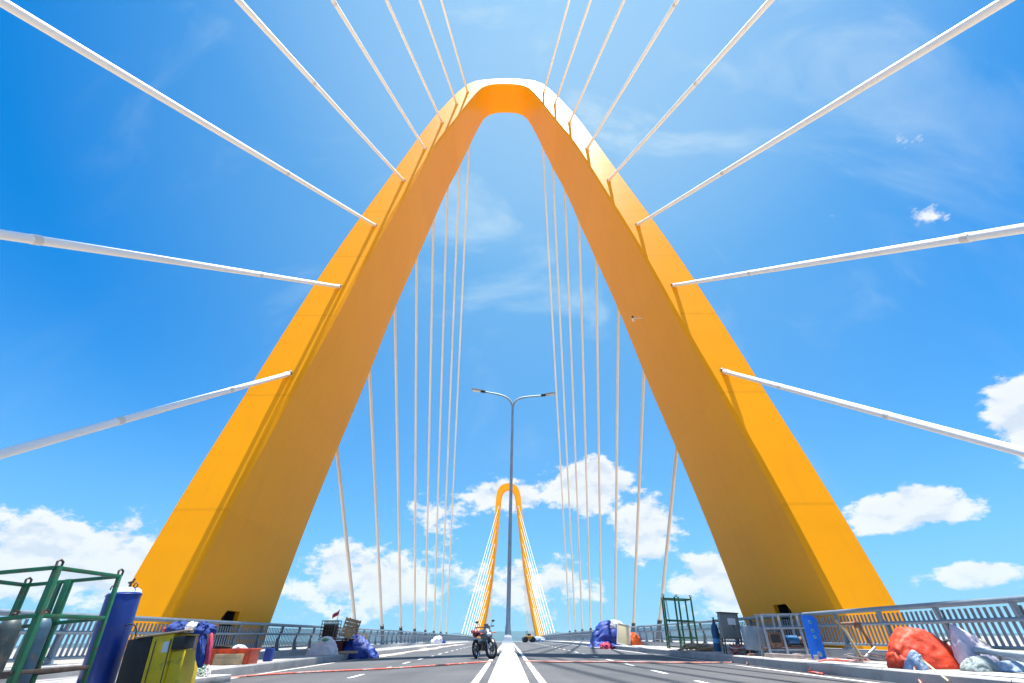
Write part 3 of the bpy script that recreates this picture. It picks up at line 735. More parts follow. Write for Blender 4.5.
for i in range(6):
    z = i*0.144
    for sy in (-1, 1): mb.bar((-0.42, sy*0.31, z), (0.42, sy*0.31, z), 0.03)
    for sx in (-1, 1): mb.bar((sx*0.41, -0.3, z), (sx*0.41, 0.3, z), 0.03)
mb.build('mesh_sides', M['dark_bar'], bk)
mb = MB(); mb.box((0, 0, 0.28), (0.66, 0.46, 0.52), bev=0.04); mb.build('contents', M['black'], bk)
st = thing('equipment_stand', 'maroon steel stand under the wire basket', 'stand', (-9.05, 28.0, walk(28)))
mb = MB(); mb.box((0, 0, 0.64), (1.3, 0.8, 0.06)); mb.build('table_top', M['maroon'], st)
for px in (-0.58, 0.58):
    for py in (-0.34, 0.34):
        mb = MB(); mb.bar((px, py, 0), (px, py, 0.62), 0.07); mb.build('leg', M['maroon'], st)
mb = MB(); mb.box((0.2, 0.0, 0.3), (0.7, 0.6, 0.54)); mb.build('shelf_box', M['maroon'], st)
wb = thing('wooden_crate', 'open wooden slat crate tipped on the equipment stand', 'crate', (-8.35, 28.0, walk(28)+0.70), rot=(0, R(14), 0))
mb = MB()
for i in range(5): mb.box((0, -0.32, 0.08+i*0.17), (0.66, 0.025, 0.13)); mb.box((0, 0.32, 0.08+i*0.17), (0.66, 0.025, 0.13))
mb.build('slat', M['wood'], wb)
for px in (-0.30, 0.30):
    for py in (-0.29, 0.29):
        mb = MB(); mb.bar((px, py, 0), (px, py, 0.86), 0.045); mb.build('corner_post', M['wood'], wb)
mb = MB(); mb.box((0, 0, 0.02), (0.6, 0.56, 0.03)); mb.build('bottom', M['wood'], wb)
fg = thing('warning_flag', 'small red flag on a stick above the wire basket', 'flag', (-8.98, 27.6, walk(28)+0.7))
mb = MB(); mb.tube([(0, 0, 0), (0.12, 0, 1.25)], 0.015, 8); mb.build('stick', M['wood'], fg)
mb = MB()
vs = []; n = 8
for i in range(n+1):
    t = i/n
    for j in range(5): vs.append((0.12-0.02-t*0.30, 0.03*math.sin(t*5+j*0.5), 1.22-j*0.05-t*0.22-0.02*math.sin(t*6)))
fs = [(i*5+j, i*5+j+1, (i+1)*5+j+1, (i+1)*5+j) for i in range(n) for j in range(4)]
vs2 = [(x, y+0.008, z) for x, y, z in vs]
k = len(vs)
fs2 = [tuple(reversed([q+k for q in f])) for f in fs]
edge = [(0, 5), ]
mb.add(vs+vs2, fs+fs2); mb.build('cloth', M['pink_cloth'], fg)
tp = MB(); drape(tp, [(-0.75, -0.5, 0.01), (-0.8, 0.5, 0.01), (-0.55, -0.1, 0.95), (-0.35, 0.2, 1.12), (0.0, -0.1, 0.86), (0.35, 0.0, 0.66), (0.75, -0.1, 0.42), (0.95, -0.4, 0.02), (0.95, 0.5, 0.01), (0.1, -0.75, 0.02), (-0.2, -0.5, 0.55), (0.5, -0.6, 0.30)], 21, amp=0.10, freq=2.6)
tag(tp.build('tarpaulin_heap', M['blue_tarp'], smooth=28, loc=(-7.75, 28.4, zr(7.7, 28.4))), 'crumpled blue tarpaulin heap beside the left kerb by the white sack', 'tarpaulin')
for i, (yy, w) in enumerate(((31.5, 1.6), (33.8, 1.2))):
    pl = thing('pallet_stack', ['low stack of wooden boards by the left railing past the blue tarpaulin', 'farther short stack of wooden boards by the left railing'][i], 'timber stack', (-9.4, yy, walk(yy)), group='board stacks by the left railing')
    for k in range(4):
        mb = MB(); mb.box((0.02*(k % 2), 0, 0.12+0.26*k), (w, 0.5, 0.03)); mb.build('board', M['wood'], pl)
    for px in (-w/2+0.08, 0, w/2-0.08):
        mb = MB(); mb.box((px, 0, 0.46), (0.06, 0.44, 0.92)); mb.build('upright', M['dust'], pl)

# far left white heap and blue bag
hp = MB(); heap(hp, (0, 0, 0), 1.15, 1.0, 0.75, 31, wr=0.2); heap(hp, (-0.55, 0, 0), 0.7, 0.7, 0.45, 33, wr=0.2)
tag(hp.build('sheet_heap', M['white_cloth'], loc=(-8.75, 67, walk(67))), 'white plastic sheet heap far along the left kerb', 'sheet')
hp = MB(); heap(hp, (0, 0, 0), 0.55, 0.6, 0.42, 35, wr=0.2)
tag(hp.build('cloth_bundle', M['denim'], loc=(-9.1, 76, walk(76))), 'small dark blue bundle just past the far white heap', 'bundle')

# ------------------------------------------------------------------ hoses across the road
def gz(x, y, up=0.02):
    if abs(x) < KERB-0.03: return zr(x, y)+up
    return walk(y)+0.02+up
ctrl = [(-9.0, 16.7), (-8.6, 15.6), (-8.25, 15.2), (-7.95, 15.2), (-7.0, 15.9), (-5.6, 16.4), (-4.0, 16.6), (-2.6, 17.3), (-1.3, 18.2), (-0.55, 18.6)]
mb = MB(); mb.tube(curve_pts([(x, y, gz(x, y, 0.028)) for x, y in ctrl], 8), 0.021, 8)
tag(mb.build('air_hose', M['hose_red']), 'faded red hose snaking across the left lanes from the orange crate', 'hose')
ctrl = [(0.55, 18.7), (1.8, 18.5), (3.4, 18.9), (5.2, 18.8), (6.6, 19.0), (7.6, 19.4), (8.02, 19.8), (8.3, 20.2), (8.55, 20.7)]
pts = [(x, y, gz(x, y, 0.025)) for x, y in ctrl]; pts.append((8.75, 21.0, walk(21)+0.35))
mb = MB(); mb.tube(curve_pts(pts, 8), 0.024, 8)
tag(mb.build('air_hose', M['hose_pink']), 'red hose crossing the right lanes up to the grey control cabinet', 'hose')
ctrl = [(7.7, 13.6), (7.85, 14.3), (8.02, 14.8), (8.35, 14.6), (8.9, 14.2), (9.6, 14.6)]
mb = MB(); mb.tube(curve_pts([(x, y, gz(x, y, 0.028)) for x, y in ctrl], 8), 0.024, 8)
tag(mb.build('air_hose', M['hose_red']), 'red hose climbing over the right kerb below the blue plate', 'hose')
ctrl = [(8.95, 11.7), (8.6, 11.5), (8.3, 11.3), (8.02, 10.9), (7.9, 10.6), (7.95, 10.2), (8.05, 9.8)]
mb = MB(); mb.tube(curve_pts([(x, y, gz(x, y, 0.028)) for x, y in ctrl], 8), 0.018, 8)
tag(mb.build('air_hose', M['hose_pink']), 'pinkish hose looping over the kerb below the orange red tarpaulin', 'hose')
ctrl = [(7.95, 18.3), (8.05, 18.6), (8.3, 18.9), (8.6, 19.1)]
mb = MB(); mb.tube(curve_pts([(x, y, gz(x, y, 0.028)) for x, y in ctrl], 8), 0.022, 8)
tag(mb.build('power_cable', M['rust']), 'short brown cable hanging over the kerb by the blue grey cabinet', 'cable')
st_ = MB(); st_.tube([(8.42, 11.2, walk(11)+0.22), (8.02, 10.2, gz(7.9, 10.2, 0.12))], 0.018, 8)
tag(st_.build('measuring_stick', M['board']), 'thin yellow stick lying against the right kerb by the light blue bag', 'stick')

# ------------------------------------------------------------------ right footway
rr_ = thing('steel_rack', 'green welded steel rack standing upright on the right sidewalk', 'rack', (9.05, 28.0, walk(28)+0.02), rot=(0, R(3), R(-3)))
W, D, H = 1.45, 0.9, 2.35
for px, py in ((-W/2, 0), (W/2, 0), (-W/2+0.12, D), (W/2-0.05, D)):
    mb = MB(); mb.bar((px, py, 0), (px, py, H), 0.075, bev=0.006); mb.build('post', M['green_steel'], rr_)
for px in (-0.14, 0.06):
    mb = MB(); mb.bar((px, -0.01, 0), (px, -0.01, H), 0.085, 0.06, bev=0.006); mb.build('middle_post', M['green_steel'], rr_)
for z in (0.07, 0.50, 1.25, H-0.10):
    for a, b in (((-W/2, 0, z), (W/2, 0, z)), ((-W/2+0.12, D, z), (W/2-0.05, D, z)), ((-W/2, 0, z), (-W/2+0.12, D, z)), ((W/2, 0, z), (W/2-0.05, D, z))):
        mb = MB(); mb.bar(a, b, 0.06, 0.06); mb.build('crossbar', M['green_steel'], rr_)
for px, py in ((-W/2, 0), (W/2, 0), (-0.04, 0)):
    mb = MB(); mb.torus((px, py, H+0.05), 0.05, 0.018, axis=(0, 1, 0), n=14, m=6); mb.build('lifting_lug', M['green_steel'], rr_)
ch = MB()
for i in range(12): ch.torus((0, 0, -0.085*i), 0.038, 0.012, axis=((1, 0, 0) if i % 2 else (0, 1, 0)), n=12, m=6)
tag(ch.build('hanging_chain', M['dark_bar'], loc=(8.52, 27.92, walk(28)+2.15)), 'dark chain hanging down the left post of the green rack on the right', 'chain')
# pile of rope and timber by the rack
rp = thing('rope_pile', 'tangled brown rope and offcuts on the kerb between the green rack and the blue cylinder', 'rope', (8.8, 25.0, walk(25)))
mb = MB()
for k in range(14):
    ph = k*1.9; r0 = 0.25+0.08*(k % 4)
    mb.tube([(r0*1.6*math.cos(a)+0.3*math.sin(ph), r0*1.5*math.sin(a)+0.3*math.cos(ph), 0.03+0.015*k+0.06*math.sin(a*2+ph)) for a in [2*PI*i/18+ph for i in range(19)]], 0.018, 6)
mb.build('rope', M['wood'], rp)
mb = MB()
for k in range(12):
    a = random.random()*PI; x = random.uniform(-0.6, 0.7); y = random.uniform(-0.5, 0.6)
    mb.bar((x-0.25*math.cos(a), y-0.25*math.sin(a), 0.04+0.02*k), (x+0.25*math.cos(a), y+0.25*math.sin(a), 0.07+0.02*k), 0.05, 0.03)
mb.build('offcut', M['dust'], rp)
# dolly with blue cylinder
dc = thing('gas_cylinder', 'teal blue gas cylinder with pale blue label left of the grey control cabinet', 'gas cylinder', (8.46, 22.0, walk(22)+0.06), rot=(0, R(5), 0))
mb = MB(); mb.lathe([(0.13, 0), (0.14, 0.03), (0.14, 0.78), (0.12, 0.88), (0.06, 0.98), (0.045, 1.02)], n=24); mb.build('body', M['cyl_blue'], dc)
mb = MB(); mb.lathe([(0.143, 0.28), (0.143, 0.44)], n=24); mb.build('label_band', M['cyl_label'], dc)
mb = MB(); mb.lathe([(0.05, 1.02), (0.05, 1.08), (0.03, 1.10), (0.03, 1.16)], n=12); mb.torus((0, 0, 1.17), 0.045, 0.012, n=14, m=6); mb.build('valve', M['dark_bar'], dc)
mb = MB(); mb.tube(curve_pts([(0.03, -0.02, 1.1), (0.2, -0.05, 1.0), (0.24, -0.05, 0.7), (0.14, -0.05, 0.55)], 8), 0.012, 8); mb.build('regulator_hose', M['rubber'], dc)
# grey control cabinet on a stand
gb = thing('control_cabinet', 'grey control cabinet with white notice on thin legs, right sidewalk', 'cabinet', (8.72, 21.1, walk(21)), rot=(0, R(4), R(-4)))
mb = MB(); mb.box((0, 0, 0.92), (0.70, 0.34, 0.86), bev=0.012); mb.build('housing', M['cab_grey'], gb)
mb = MB(); mb.box((0.0, -0.178, 0.92), (0.62, 0.014, 0.78), bev=0.006); dr = mb.build('door', M['cab_grey'], gb)
mb = MB(); mb.box((0.06, -0.188, 1.07), (0.30, 0.006, 0.22)); mb.build('notice', M['paper'], dr)
mb = MB(); mb.box((0.09, -0.195, 0.90), (0.025, 0.02, 0.10)); mb.build('handle', M['black'], dr)
mb = MB(); mb.box((0, -0.01, 1.365), (0.76, 0.42, 0.03)); mb.build('rain_hood', M['black'], gb)
for px in (-0.31, 0.31):
    for py in (-0.13, 0.13):
        mb = MB(); mb.bar((px, py, 0), (px, py, 0.5), 0.04); mb.build('leg', M['dark_bar'], gb)
cbp = thing('cable_tangle', 'tangle of red and pale cables piled under the grey control cabinet', 'cables', (8.75, 20.7, walk(21)))
mb = MB()
for k in range(8):
    ph = k*2.1; r0 = 0.16+0.05*(k % 3)
    mb.tube([(0.1*math.sin(ph*3)+r0*1.4*math.cos(a), 0.1*math.cos(ph*2)+r0*math.sin(a), 0.04+0.035*k+0.05*math.sin(a*2+ph)) for a in [2*PI*i/18+ph for i in range(19)]], 0.018, 6)
mb.build('red_cable', M['hose_red'], cbp)
mb = MB()
for k in range(9):
    ph = k*1.3; r0 = 0.15+0.05*(k % 4)
    mb.tube([(0.15+0.15*math.sin(ph*2)+r0*1.4*math.cos(a), 0.12*math.cos(ph*3)+r0*math.sin(a), 0.03+0.03*k+0.05*math.sin(a*2+ph)) for a in [2*PI*i/18+ph for i in range(19)]], 0.014, 6)
mb.build('pale_cable', M['hose_white'], cbp)
mb = MB()
for k in range(7):
    ph = k*1.9; r0 = 0.18+0.05*(k % 4)
    mb.tube([(0.35+0.1*math.sin(ph*2)+r0*math.cos(a), 0.12*math.cos(ph*3)+r0*math.sin(a), 0.03+0.03*k+0.05*math.sin(a*2+ph)) for a in [2*PI*i/18+ph for i in range(19)]], 0.014, 6)
mb.build('dark_cable', M['rubber'], cbp)
# second cabinet
g2 = thing('electric_cabinet', 'blue grey electric cabinet to the right of the grey control cabinet', 'cabinet', (8.86, 19.5, walk(19.5)), rot=(0, R(4), R(-8)))
mb = MB(); mb.box((0, 0, 0.52), (0.62, 0.46, 0.74), bev=0.03); mb.build('housing', M['cab_blue'], g2)
mb = MB(); mb.box((0, -0.236, 0.52), (0.50, 0.012, 0.62), bev=0.005); mb.build('door', M['cab_blue'], g2)
for px in (-0.26, 0.26):
    mb = MB(); mb.bar((px, -0.2, 0), (px, -0.2, 0.16), 0.05); mb.bar((px, 0.2, 0), (px, 0.2, 0.16), 0.05); mb.build('foot', M['dark_bar'], g2)
# welding set on steel frame
wf = thing('steel_trestle', 'grey angle steel trestle holding a rusty box by the right railing', 'trestle', (9.25, 18.1, walk(18)), rz=R(-4))
for px in (-0.55, 0.0, 0.62):
    mb = MB(); mb.bar((px-0.08, -0.25, 0), (px, -0.1, 1.22), 0.07, 0.05); mb.build('leg', M['angle_steel'], wf)
    mb = MB(); mb.bar((px-0.08, 0.45, 0), (px, 0.3, 1.22), 0.06, 0.05); mb.build('leg', M['angle_steel'], wf)
for z in (0.20, 0.80, 1.20):
    for y in (-0.17, 0.37):
        mb = MB(); mb.bar((-0.62, y, z), (0.70, y, z), 0.055, 0.05); mb.build('crossbar', M['angle_steel'], wf)
mb = MB(); mb.box((-0.05, 0.1, 0.24), (1.2, 0.5, 0.03)); mb.build('shelf', M['rust'], wf)
bxr = thing('welding_set', 'rusty brown welding set sitting in the grey steel trestle', 'machine', (8.95, 18.15, walk(18)+0.26), rz=R(-4))
mb = MB(); mb.box((0, 0, 0.22), (0.42, 0.40, 0.42), bev=0.02); mb.build('casing', M['rust'], bxr)
mb = MB(); mb.box((0, -0.205, 0.25), (0.3, 0.02, 0.22)); mb.build('front_grille', M['black'], bxr)
mb = MB(); mb.tube(curve_pts([(-0.15, 0, 0.43), (-0.13, 0, 0.53), (0.13, 0, 0.53), (0.15, 0, 0.43)], 6), 0.014, 8); mb.build('handle', M['dark_bar'], bxr)
bm2 = thing('motor_pump', 'dark blue motor pump beside the welding set in the steel trestle', 'pump', (9.55, 18.05, walk(18)+0.26))
mb = MB(); mb.lathe([(0.10, -0.22), (0.14, -0.18), (0.14, 0.14), (0.10, 0.18)], (0, 0, 0.2), 20, axis=(1, 0, 0)); mb.build('motor', M['cyl_blue'], bm2)
mb = MB(); mb.box((0, 0, 0.035), (0.4, 0.24, 0.07)); mb.build('base', M['dark_bar'], bm2)
mb = MB(); mb.lathe([(0.08, 0), (0.1, 0.05), (0.1, 0.12), (0.05, 0.16)], (0.2, 0, 0.2), 16, axis=(1, 0, 0)); mb.build('pump_head', M['rust'], bm2)
# planks and beams on the kerb
for i, (x, y, L_, a, lab) in enumerate(((8.55, 17.0, 2.4, 88, 'long pale timber beam lying along the right kerb below the steel trestle'), (9.0, 16.6, 1.8, 80, 'short pale timber beam lying behind the long one on the right sidewalk'))):
    b_ = MB(); b_.box((0, 0, 0.05), (L_, 0.12, 0.10), bev=0.006); o = b_.build('timber_beam', M['dust'], loc=(x, y, walk(y)+0.02)); o.rotation_euler = (0, 0, R(a)); tag(o, lab, 'beam')
# blue plate with round holes
bp_ = thing('perforated_plate', 'bright blue steel plate with a row of holes leaning on the right railing', 'steel plate', (8.93, 15.75, walk(15.7)+0.02), rot=(R(-6), R(6), R(-8)))
pw, ph_, th = 0.40, 1.10, 0.03
bm = bmesh.new()
holes = [(0.0, 0.92, 0.030), (0.02, 0.70, 0.030), (0.03, 0.55, 0.030), (0.05, 0.13, 0.055)]
mb = MB(); outline = [(-pw/2, 0.0), (pw/2, 0.0), (pw/2, ph_-0.06), (pw/2-0.07, ph_), (-pw/2+0.04, ph_), (-pw/2, ph_-0.04)]
mb.loft([[(x, -th/2, z) for x, z in outline], [(x, th/2, z) for x, z in outline]]); plate = mb.build('plate', M['plate_blue'], bp_, smooth=0)
for hx, hz, hr in holes:
    cm = MB(); cm.lathe([(hr, -0.1), (hr, 0.1)], (hx, 0, hz), 20, axis=(0, 1, 0)); cut = cm.build('cutter', M['black'], None)
    cut.parent = bp_
    bo = plate.modifiers.new('cut', 'BOOLEAN'); bo.object = cut; bo.solver = 'EXACT'
    bpy.context.view_layer.update()
    me = bpy.data.meshes.new_from_object(plate.evaluated_get(bpy.context.evaluated_depsgraph_get())); plate.modifiers.clear(); plate.data = me
    bpy.data.objects.remove(cut)
for hx, hz, hr in holes:
    mb = MB(); mb.torus((hx, -th/2, hz), hr+0.008, 0.008, axis=(0, 1, 0), n=20, m=6); mb.build('hole_rim', M['cyl_label'], bp_)
# rusty pipe frame
rf = thing('pipe_frame', 'rusty bent pipe frame leaning on the right railing beside the blue plate', 'pipe frame', (9.3, 14.7, walk(14.7)))
mb = MB(); mb.tube([(-0.10, 0.1, 0.95), (0.0, 0.0, 0.72), (0.12, -0.12, 0.05)], 0.035, 10); mb.build('pipe', M['wood'], rf)
mb = MB(); mb.tube([(-0.08, 0.1, 0.86), (0.42, 0.1, 0.88), (0.52, 0.1, 0.78), (0.64, 0.05, 0.30)], 0.04, 10); mb.build('pipe', M['rust'], rf)
mb = MB(); mb.box((0.46, 0.1, 0.84), (0.14, 0.14, 0.16), bev=0.02); mb.build('clamp', M['rust'], rf)
mb = MB(); mb.tube([(0.10, -0.1, 0.03), (0.66, 0.0, 0.32)], 0.03, 8); mb.build('pipe', M['angle_steel'], rf)
db = thing('scrap_pile', 'low pile of brackets and scrap between the blue plate and the orange red tarpaulin', 'scrap', (9.1, 14.3, walk(14.3)))
for k in range(16):
    a = random.random()*PI; x = random.uniform(-0.5, 0.8); y = random.uniform(-0.4, 0.7); l = random.uniform(0.1, 0.3)
    mb = MB(); mb.bar((x-l*math.cos(a), y-l*math.sin(a), 0.02+0.008*k), (x+l*math.cos(a), y+l*math.sin(a), 0.03+0.012*k), random.uniform(0.03, 0.07), 0.02)
    mb.build('offcut', random.choice([M['rust'], M['dust'], M['angle_steel'], M['dark_bar']]), db)

# big orange-red tarpaulin
rt = thing('tarpaulin_heap', 'bright orange red tarpaulin draped over a load against the right railing', 'tarpaulin', (9.15, 12.0, walk(12)+0.0), rz=R(-8))
mb = MB(); drape(mb, [(-0.60, -0.35, 0.02), (-0.66, 0.2, 0.02), (-0.62, -0.2, 0.42), (-0.5, 0.3, 0.5), (-0.42, -0.42, 0.02), (0.35, -0.50, 0.02), (-0.12, -0.16, 0.80), (-0.2, 0.25, 0.84), (0.20, -0.10, 0.76), (0.25, 0.3, 0.74), (0.50, -0.2, 0.42), (0.55, 0.3, 0.4), (0.72, -0.32, 0.04), (0.74, 0.2, 0.04), (0.4, 0.5, 0.02), (-0.4, 0.5, 0.02)], 4, amp=0.036, freq=4.6, cuts=7)
drape(mb, [(0.45, -0.45, 0.01), (0.92, -0.30, 0.01), (0.90, 0.1, 0.01), (0.62, -0.25, 0.30), (0.74, 0.0, 0.26), (0.5, 0.1, 0.25), (0.45, 0.2, 0.01)], 6, amp=0.05, freq=5)
drape(mb, [(-0.74, -0.30, 0.01), (-0.52, -0.42, 0.01), (-0.62, -0.25, 0.30), (-0.72, 0.1, 0.28), (-0.5, 0.0, 0.3), (-0.74, 0.2, 0.01)], 7, amp=0.05, freq=5)
mb.build('cover', M['red_tarp'], rt, smooth=50)
rt.scale = (1.0, 1.0, 0.90)
lb = MB(); drape(lb, [(-0.2, -0.12, 0.01), (0.2, -0.15, 0.01), (0.18, 0.12, 0.01), (-0.16, 0.12, 0.01), (0.1, 0, 0.36), (-0.06, -0.05, 0.2), (0.17, -0.08, 0.25)], 51, amp=0.035, freq=8, c=(8.50, 11.55, walk(11.5)))
tag(lb.build('plastic_bag', M['lightblue_cloth'], smooth=30), 'crumpled light blue bag on the right kerb beside the orange red tarpaulin', 'bag')
# leaning white/lavender sacks
lv = MB(); drape(lv, [(-0.05, 0, 0.80), (0.03, 0.1, 0.78), (-0.16, -0.15, 0.42), (0.14, -0.18, 0.56), (0.32, -0.16, 0.46), (-0.10, -0.20, 0.02), (0.12, -0.26, 0.02), (0.46, -0.18, 0.28), (0.50, 0.12, 0.02), (-0.12, 0.2, 0.02), (0.3, 0.2, 0.45), (0.38, -0.2, 0.02)], 61, amp=0.045, freq=5.5, c=(9.55, 11.35, walk(11.3)))
tag(lv.build('woven_sack', M['lavender_cloth'], smooth=30), 'tall lavender white woven sack leaning on the right railing', 'sack')
mt = MB(); drape(mt, [(-0.32, -0.2, 0.01), (0.35, -0.22, 0.01), (0.36, 0.2, 0.01), (-0.3, 0.2, 0.01), (-0.16, -0.08, 0.20), (0.12, -0.10, 0.24), (0.25, 0.1, 0.15), (-0.1, 0.12, 0.2)], 63, amp=0.045, freq=7, c=(9.42, 11.0, walk(11)))
tag(mt.build('woven_sack', M['mint_cloth'], smooth=30), 'flat pale mint sack lying at the foot of the lavender sack', 'sack')
mt = MB(); drape(mt, [(-0.30, -0.2, 0.01), (0.42, -0.16, 0.01), (0.40, 0.2, 0.01), (-0.3, 0.2, 0.01), (-0.2, -0.08, 0.19), (0.1, 0.05, 0.16), (0.3, 0.0, 0.06)], 67, amp=0.04, freq=7, c=(9.85, 10.75, walk(10.8)))
tag(mt.build('folded_sheet', M['lightblue_cloth'], smooth=30), 'pale blue sheet folded to the right of the mint sack', 'sheet')
bmn = MB(); bmn.tube([(9.55, 11.1, walk(11)+0.34), (10.12, 10.1, walk(10)+0.22), (10.15, 9.2, walk(9)+0.14)], 0.055, 12)
tag(bmn.build('steel_pipe', M['lamp_steel']), 'dark grey steel pipe lying across the mint sheets', 'pipe')
gs = MB(); heap(gs, (0, 0, 0), 0.5, 0.6, 0.5, 71, sharp=1.0, wr=0.2)
tag(gs.build('cloth_bundle', M['cab_grey'], loc=(10.12, 11.7, walk(11.7))), 'grey cloth bundle behind the lavender sack at the right railing', 'bundle')
wr_ = thing('wire_coil', 'thin dark wire coil between the orange red tarpaulin and the lavender sack', 'wire coil', (9.62, 11.7, walk(11.7)))
mb = MB()
for k in range(5): mb.torus((0.02*k, 0.03*k, 0.28+0.02*k), 0.22-0.015*k, 0.009, axis=(0.3+0.1*k, 1, 0.2), n=24, m=5)
mb.build('wire', M['rubber'], wr_)

# blue tarpaulin pile far right, with board and orange cloth
bt = thing('tarpaulin_heap', 'large blue tarpaulin pile on the right roadside with a cream board against it', 'tarpaulin', (8.25, 42.5, walk(42.5)-0.1))
bt.scale = (1.12, 1.0, 0.86)
mb = MB(); drape(mb, [(-1.45, -0.9, 0.02), (-1.5, 0.9, 0.02), (-1.35, -0.5, 1.0), (-1.2, 0.6, 1.2), (-0.8, -0.5, 1.75), (-0.6, 0.6, 1.9), (0.1, -0.6, 1.98), (0.2, 0.6, 1.95), (0.75, -0.5, 1.55), (0.8, 0.6, 1.5), (1.3, -0.6, 0.85), (1.4, 0.6, 0.8), (1.55, -0.9, 0.02), (1.55, 0.9, 0.02)], 11, amp=0.15, freq=1.5)
drape(mb, [(-2.0, -1.3, 0.01), (-1.8, -0.4, 0.01), (-1.3, -0.8, 0.45), (-0.6, -1.0, 0.4), (0.0, -1.4, 0.01), (-0.2, -0.6, 0.3), (-1.4, -1.5, 0.01)], 13, amp=0.10, freq=2.5)
mb.build('cover', M['blue_tarp'], bt, smooth=28)
mb = MB(); drape(mb, [(-0.35, -0.72, 1.45), (0.95, -0.72, 1.25), (0.0, -0.66, 2.02), (0.55, -0.62, 1.9), (0.0, 0.1, 2.05), (0.6, 0.1, 1.9), (0.9, -0.3, 1.5)], 85, amp=0.06, freq=3); mb.build('white_sheet', M['white_cloth'], bt)
bd = thing('notice_board', 'cream rectangular board propped against the blue tarpaulin pile', 'board', (8.65, 40.75, walk(41)), rot=(R(-10), R(12), 0))
mb = MB(); mb.box((0, 0, 0.72), (0.95, 0.05, 1.35), bev=0.01); mb.build('panel', M['board'], bd)
mb = MB()
for a, b, c_, d_ in ((0, 1.40, 1.0, 0.05), (0, 0.04, 1.0, 0.05), (-0.48, 0.72, 0.05, 1.4), (0.48, 0.72, 0.05, 1.4)): mb.box((a, -0.012, b), (c_, 0.06, d_))
mb.build('frame', M['white_cloth'], bd)
oc = MB(); heap(oc, (0, 0, 0), 0.85, 0.8, 0.72, 87, wr=0.25); tag(oc.build('cloth_bundle', M['orange_cloth'], loc=(9.65, 41.2, walk(41))), 'orange cloth bundle to the right of the cream board', 'bundle')
oc = MB(); heap(oc, (0, 0, 0), 0.9, 0.7, 0.36, 89, wr=0.3); tag(oc.build('cloth_bundle', M['pink_cloth'], loc=(7.35, 40.9, zr(7.3, 41))), 'pinkish red cloth bundle at the left foot of the cream board', 'bundle')

# ------------------------------------------------------------------ motorbike, seen from the front
bk = thing('motorbike', 'parked grey and black motorbike facing us beside the white middle barrier', 'motorbike', (-0.98, 22.0, zr(1.0, 22)), rot=(0, R(-5), R(27)))
bk.scale = (1.14, 1.10, 1.08)
def wheel(y, r, tw, turn=0.0, x=0.0):
    w = bpy.data.objects.new('wheel', None); COL.objects.link(w); w.parent = bk; w.location = (x, y, r); w.rotation_euler = (0, 0, turn)
    mb = MB(); mb.torus((0, 0, 0), r-tw*0.75, tw, axis=(1, 0, 0), n=36, m=10); mb.build('tyre', M['rubber'], w)
    mb = MB(); mb.torus((0, 0, 0), r-tw*1.7, 0.018, axis=(1, 0, 0), n=30, m=6)
    mb.lathe([(0.05, -0.06), (0.05, 0.06)], n=14, axis=(1, 0, 0))
    for k in range(6):
        a = k*PI/3; mb.bar((0, 0, 0), (0, math.cos(a)*(r-tw*1.7), math.sin(a)*(r-tw*1.7)), 0.03, 0.022)
    mb.build('rim', M['bike_grey'], w)
    mb = MB(); mb.lathe([(0.12, 0.055), (0.12, 0.062)], n=24, axis=(1, 0, 0)); mb.build('brake_disc', M['chrome'], w)
    return w
# here "wheel" must be a mesh part: use the tyre as the part that carries rim and disc
def wheel2(y, r, tw, turn=0.0, x=0.0):
    mb = MB(); mb.torus((0, 0, 0), r-tw*0.75, tw, axis=(1, 0, 0), n=36, m=10); w = mb.build('wheel', M['rubber'], bk)
    w.location = (x, y, r); w.rotation_euler = (0, 0, turn)
    mb = MB(); mb.torus((0, 0, 0), r-tw*1.7, 0.018, axis=(1, 0, 0), n=30, m=6); mb.lathe([(0.05, -0.06), (0.05, 0.06)], n=14, axis=(1, 0, 0))
    for k in range(6):
        a = k*PI/3; mb.bar((0, 0, 0), (0, math.cos(a)*(r-tw*1.7), math.sin(a)*(r-tw*1.7)), 0.03, 0.022)
    mb.build('rim', M['bike_grey'], w)
    mb = MB(); mb.lathe([(0.12, 0.05), (0.12, 0.058)], n=24, axis=(1, 0, 0)); mb.build('brake_disc', M['chrome'], w)
wheel2(-0.62, 0.30, 0.048, R(16), 0.03); wheel2(0.66, 0.30, 0.055)
for sx in (-1, 1):
    mb = MB(); mb.tube([(0.03+sx*0.085, -0.62, 0.30), (sx*0.085, -0.40, 0.82)], 0.026, 10); mb.build('fork', M['chrome'], bk)
mb = MB()    # front mudguard
secs = []
for i in range(9):
    a = R(20+i*16); rr = 0.345; secs.append([(0.03+x, -0.62-rr*math.cos(a)*1.0, 0.30+rr*math.sin(a)+dz) for x, dz in ((-0.075, -0.05), (-0.05, 0.0), (0, 0.015), (0.05, 0.0), (0.075, -0.05), (0.05, -0.02), (0, -0.005), (-0.05, -0.02))])
mb.loft(secs); mb.build('mudguard', M['bike_black'], bk)
mb = MB(); secs = []   # front fairing
for t, w, z0, z1, y in ((0, 0.10, 0.60, 0.86, -0.56), (0.4, 0.17, 0.52, 0.94, -0.48), (0.8, 0.22, 0.46, 0.98, -0.36), (1, 0.20, 0.50, 0.96, -0.24)):
    secs.append([(w*math.cos(a), y, (z0+z1)/2+(z1-z0)/2*math.sin(a)) for a in [2*PI*i/14 for i in range(14)]])
mb.loft(secs); mb.build('fairing', M['bike_grey'], bk)
mb = MB(); mb.ellipsoid((0, -0.545, 0.76), (0.095, 0.06, 0.07)); mb.build('headlight', M['glass'], bk)
mb = MB(); mb.ellipsoid((0, -0.50, 0.60), (0.08, 0.07, 0.06)); mb.build('horn_cover', M['bike_black'], bk)
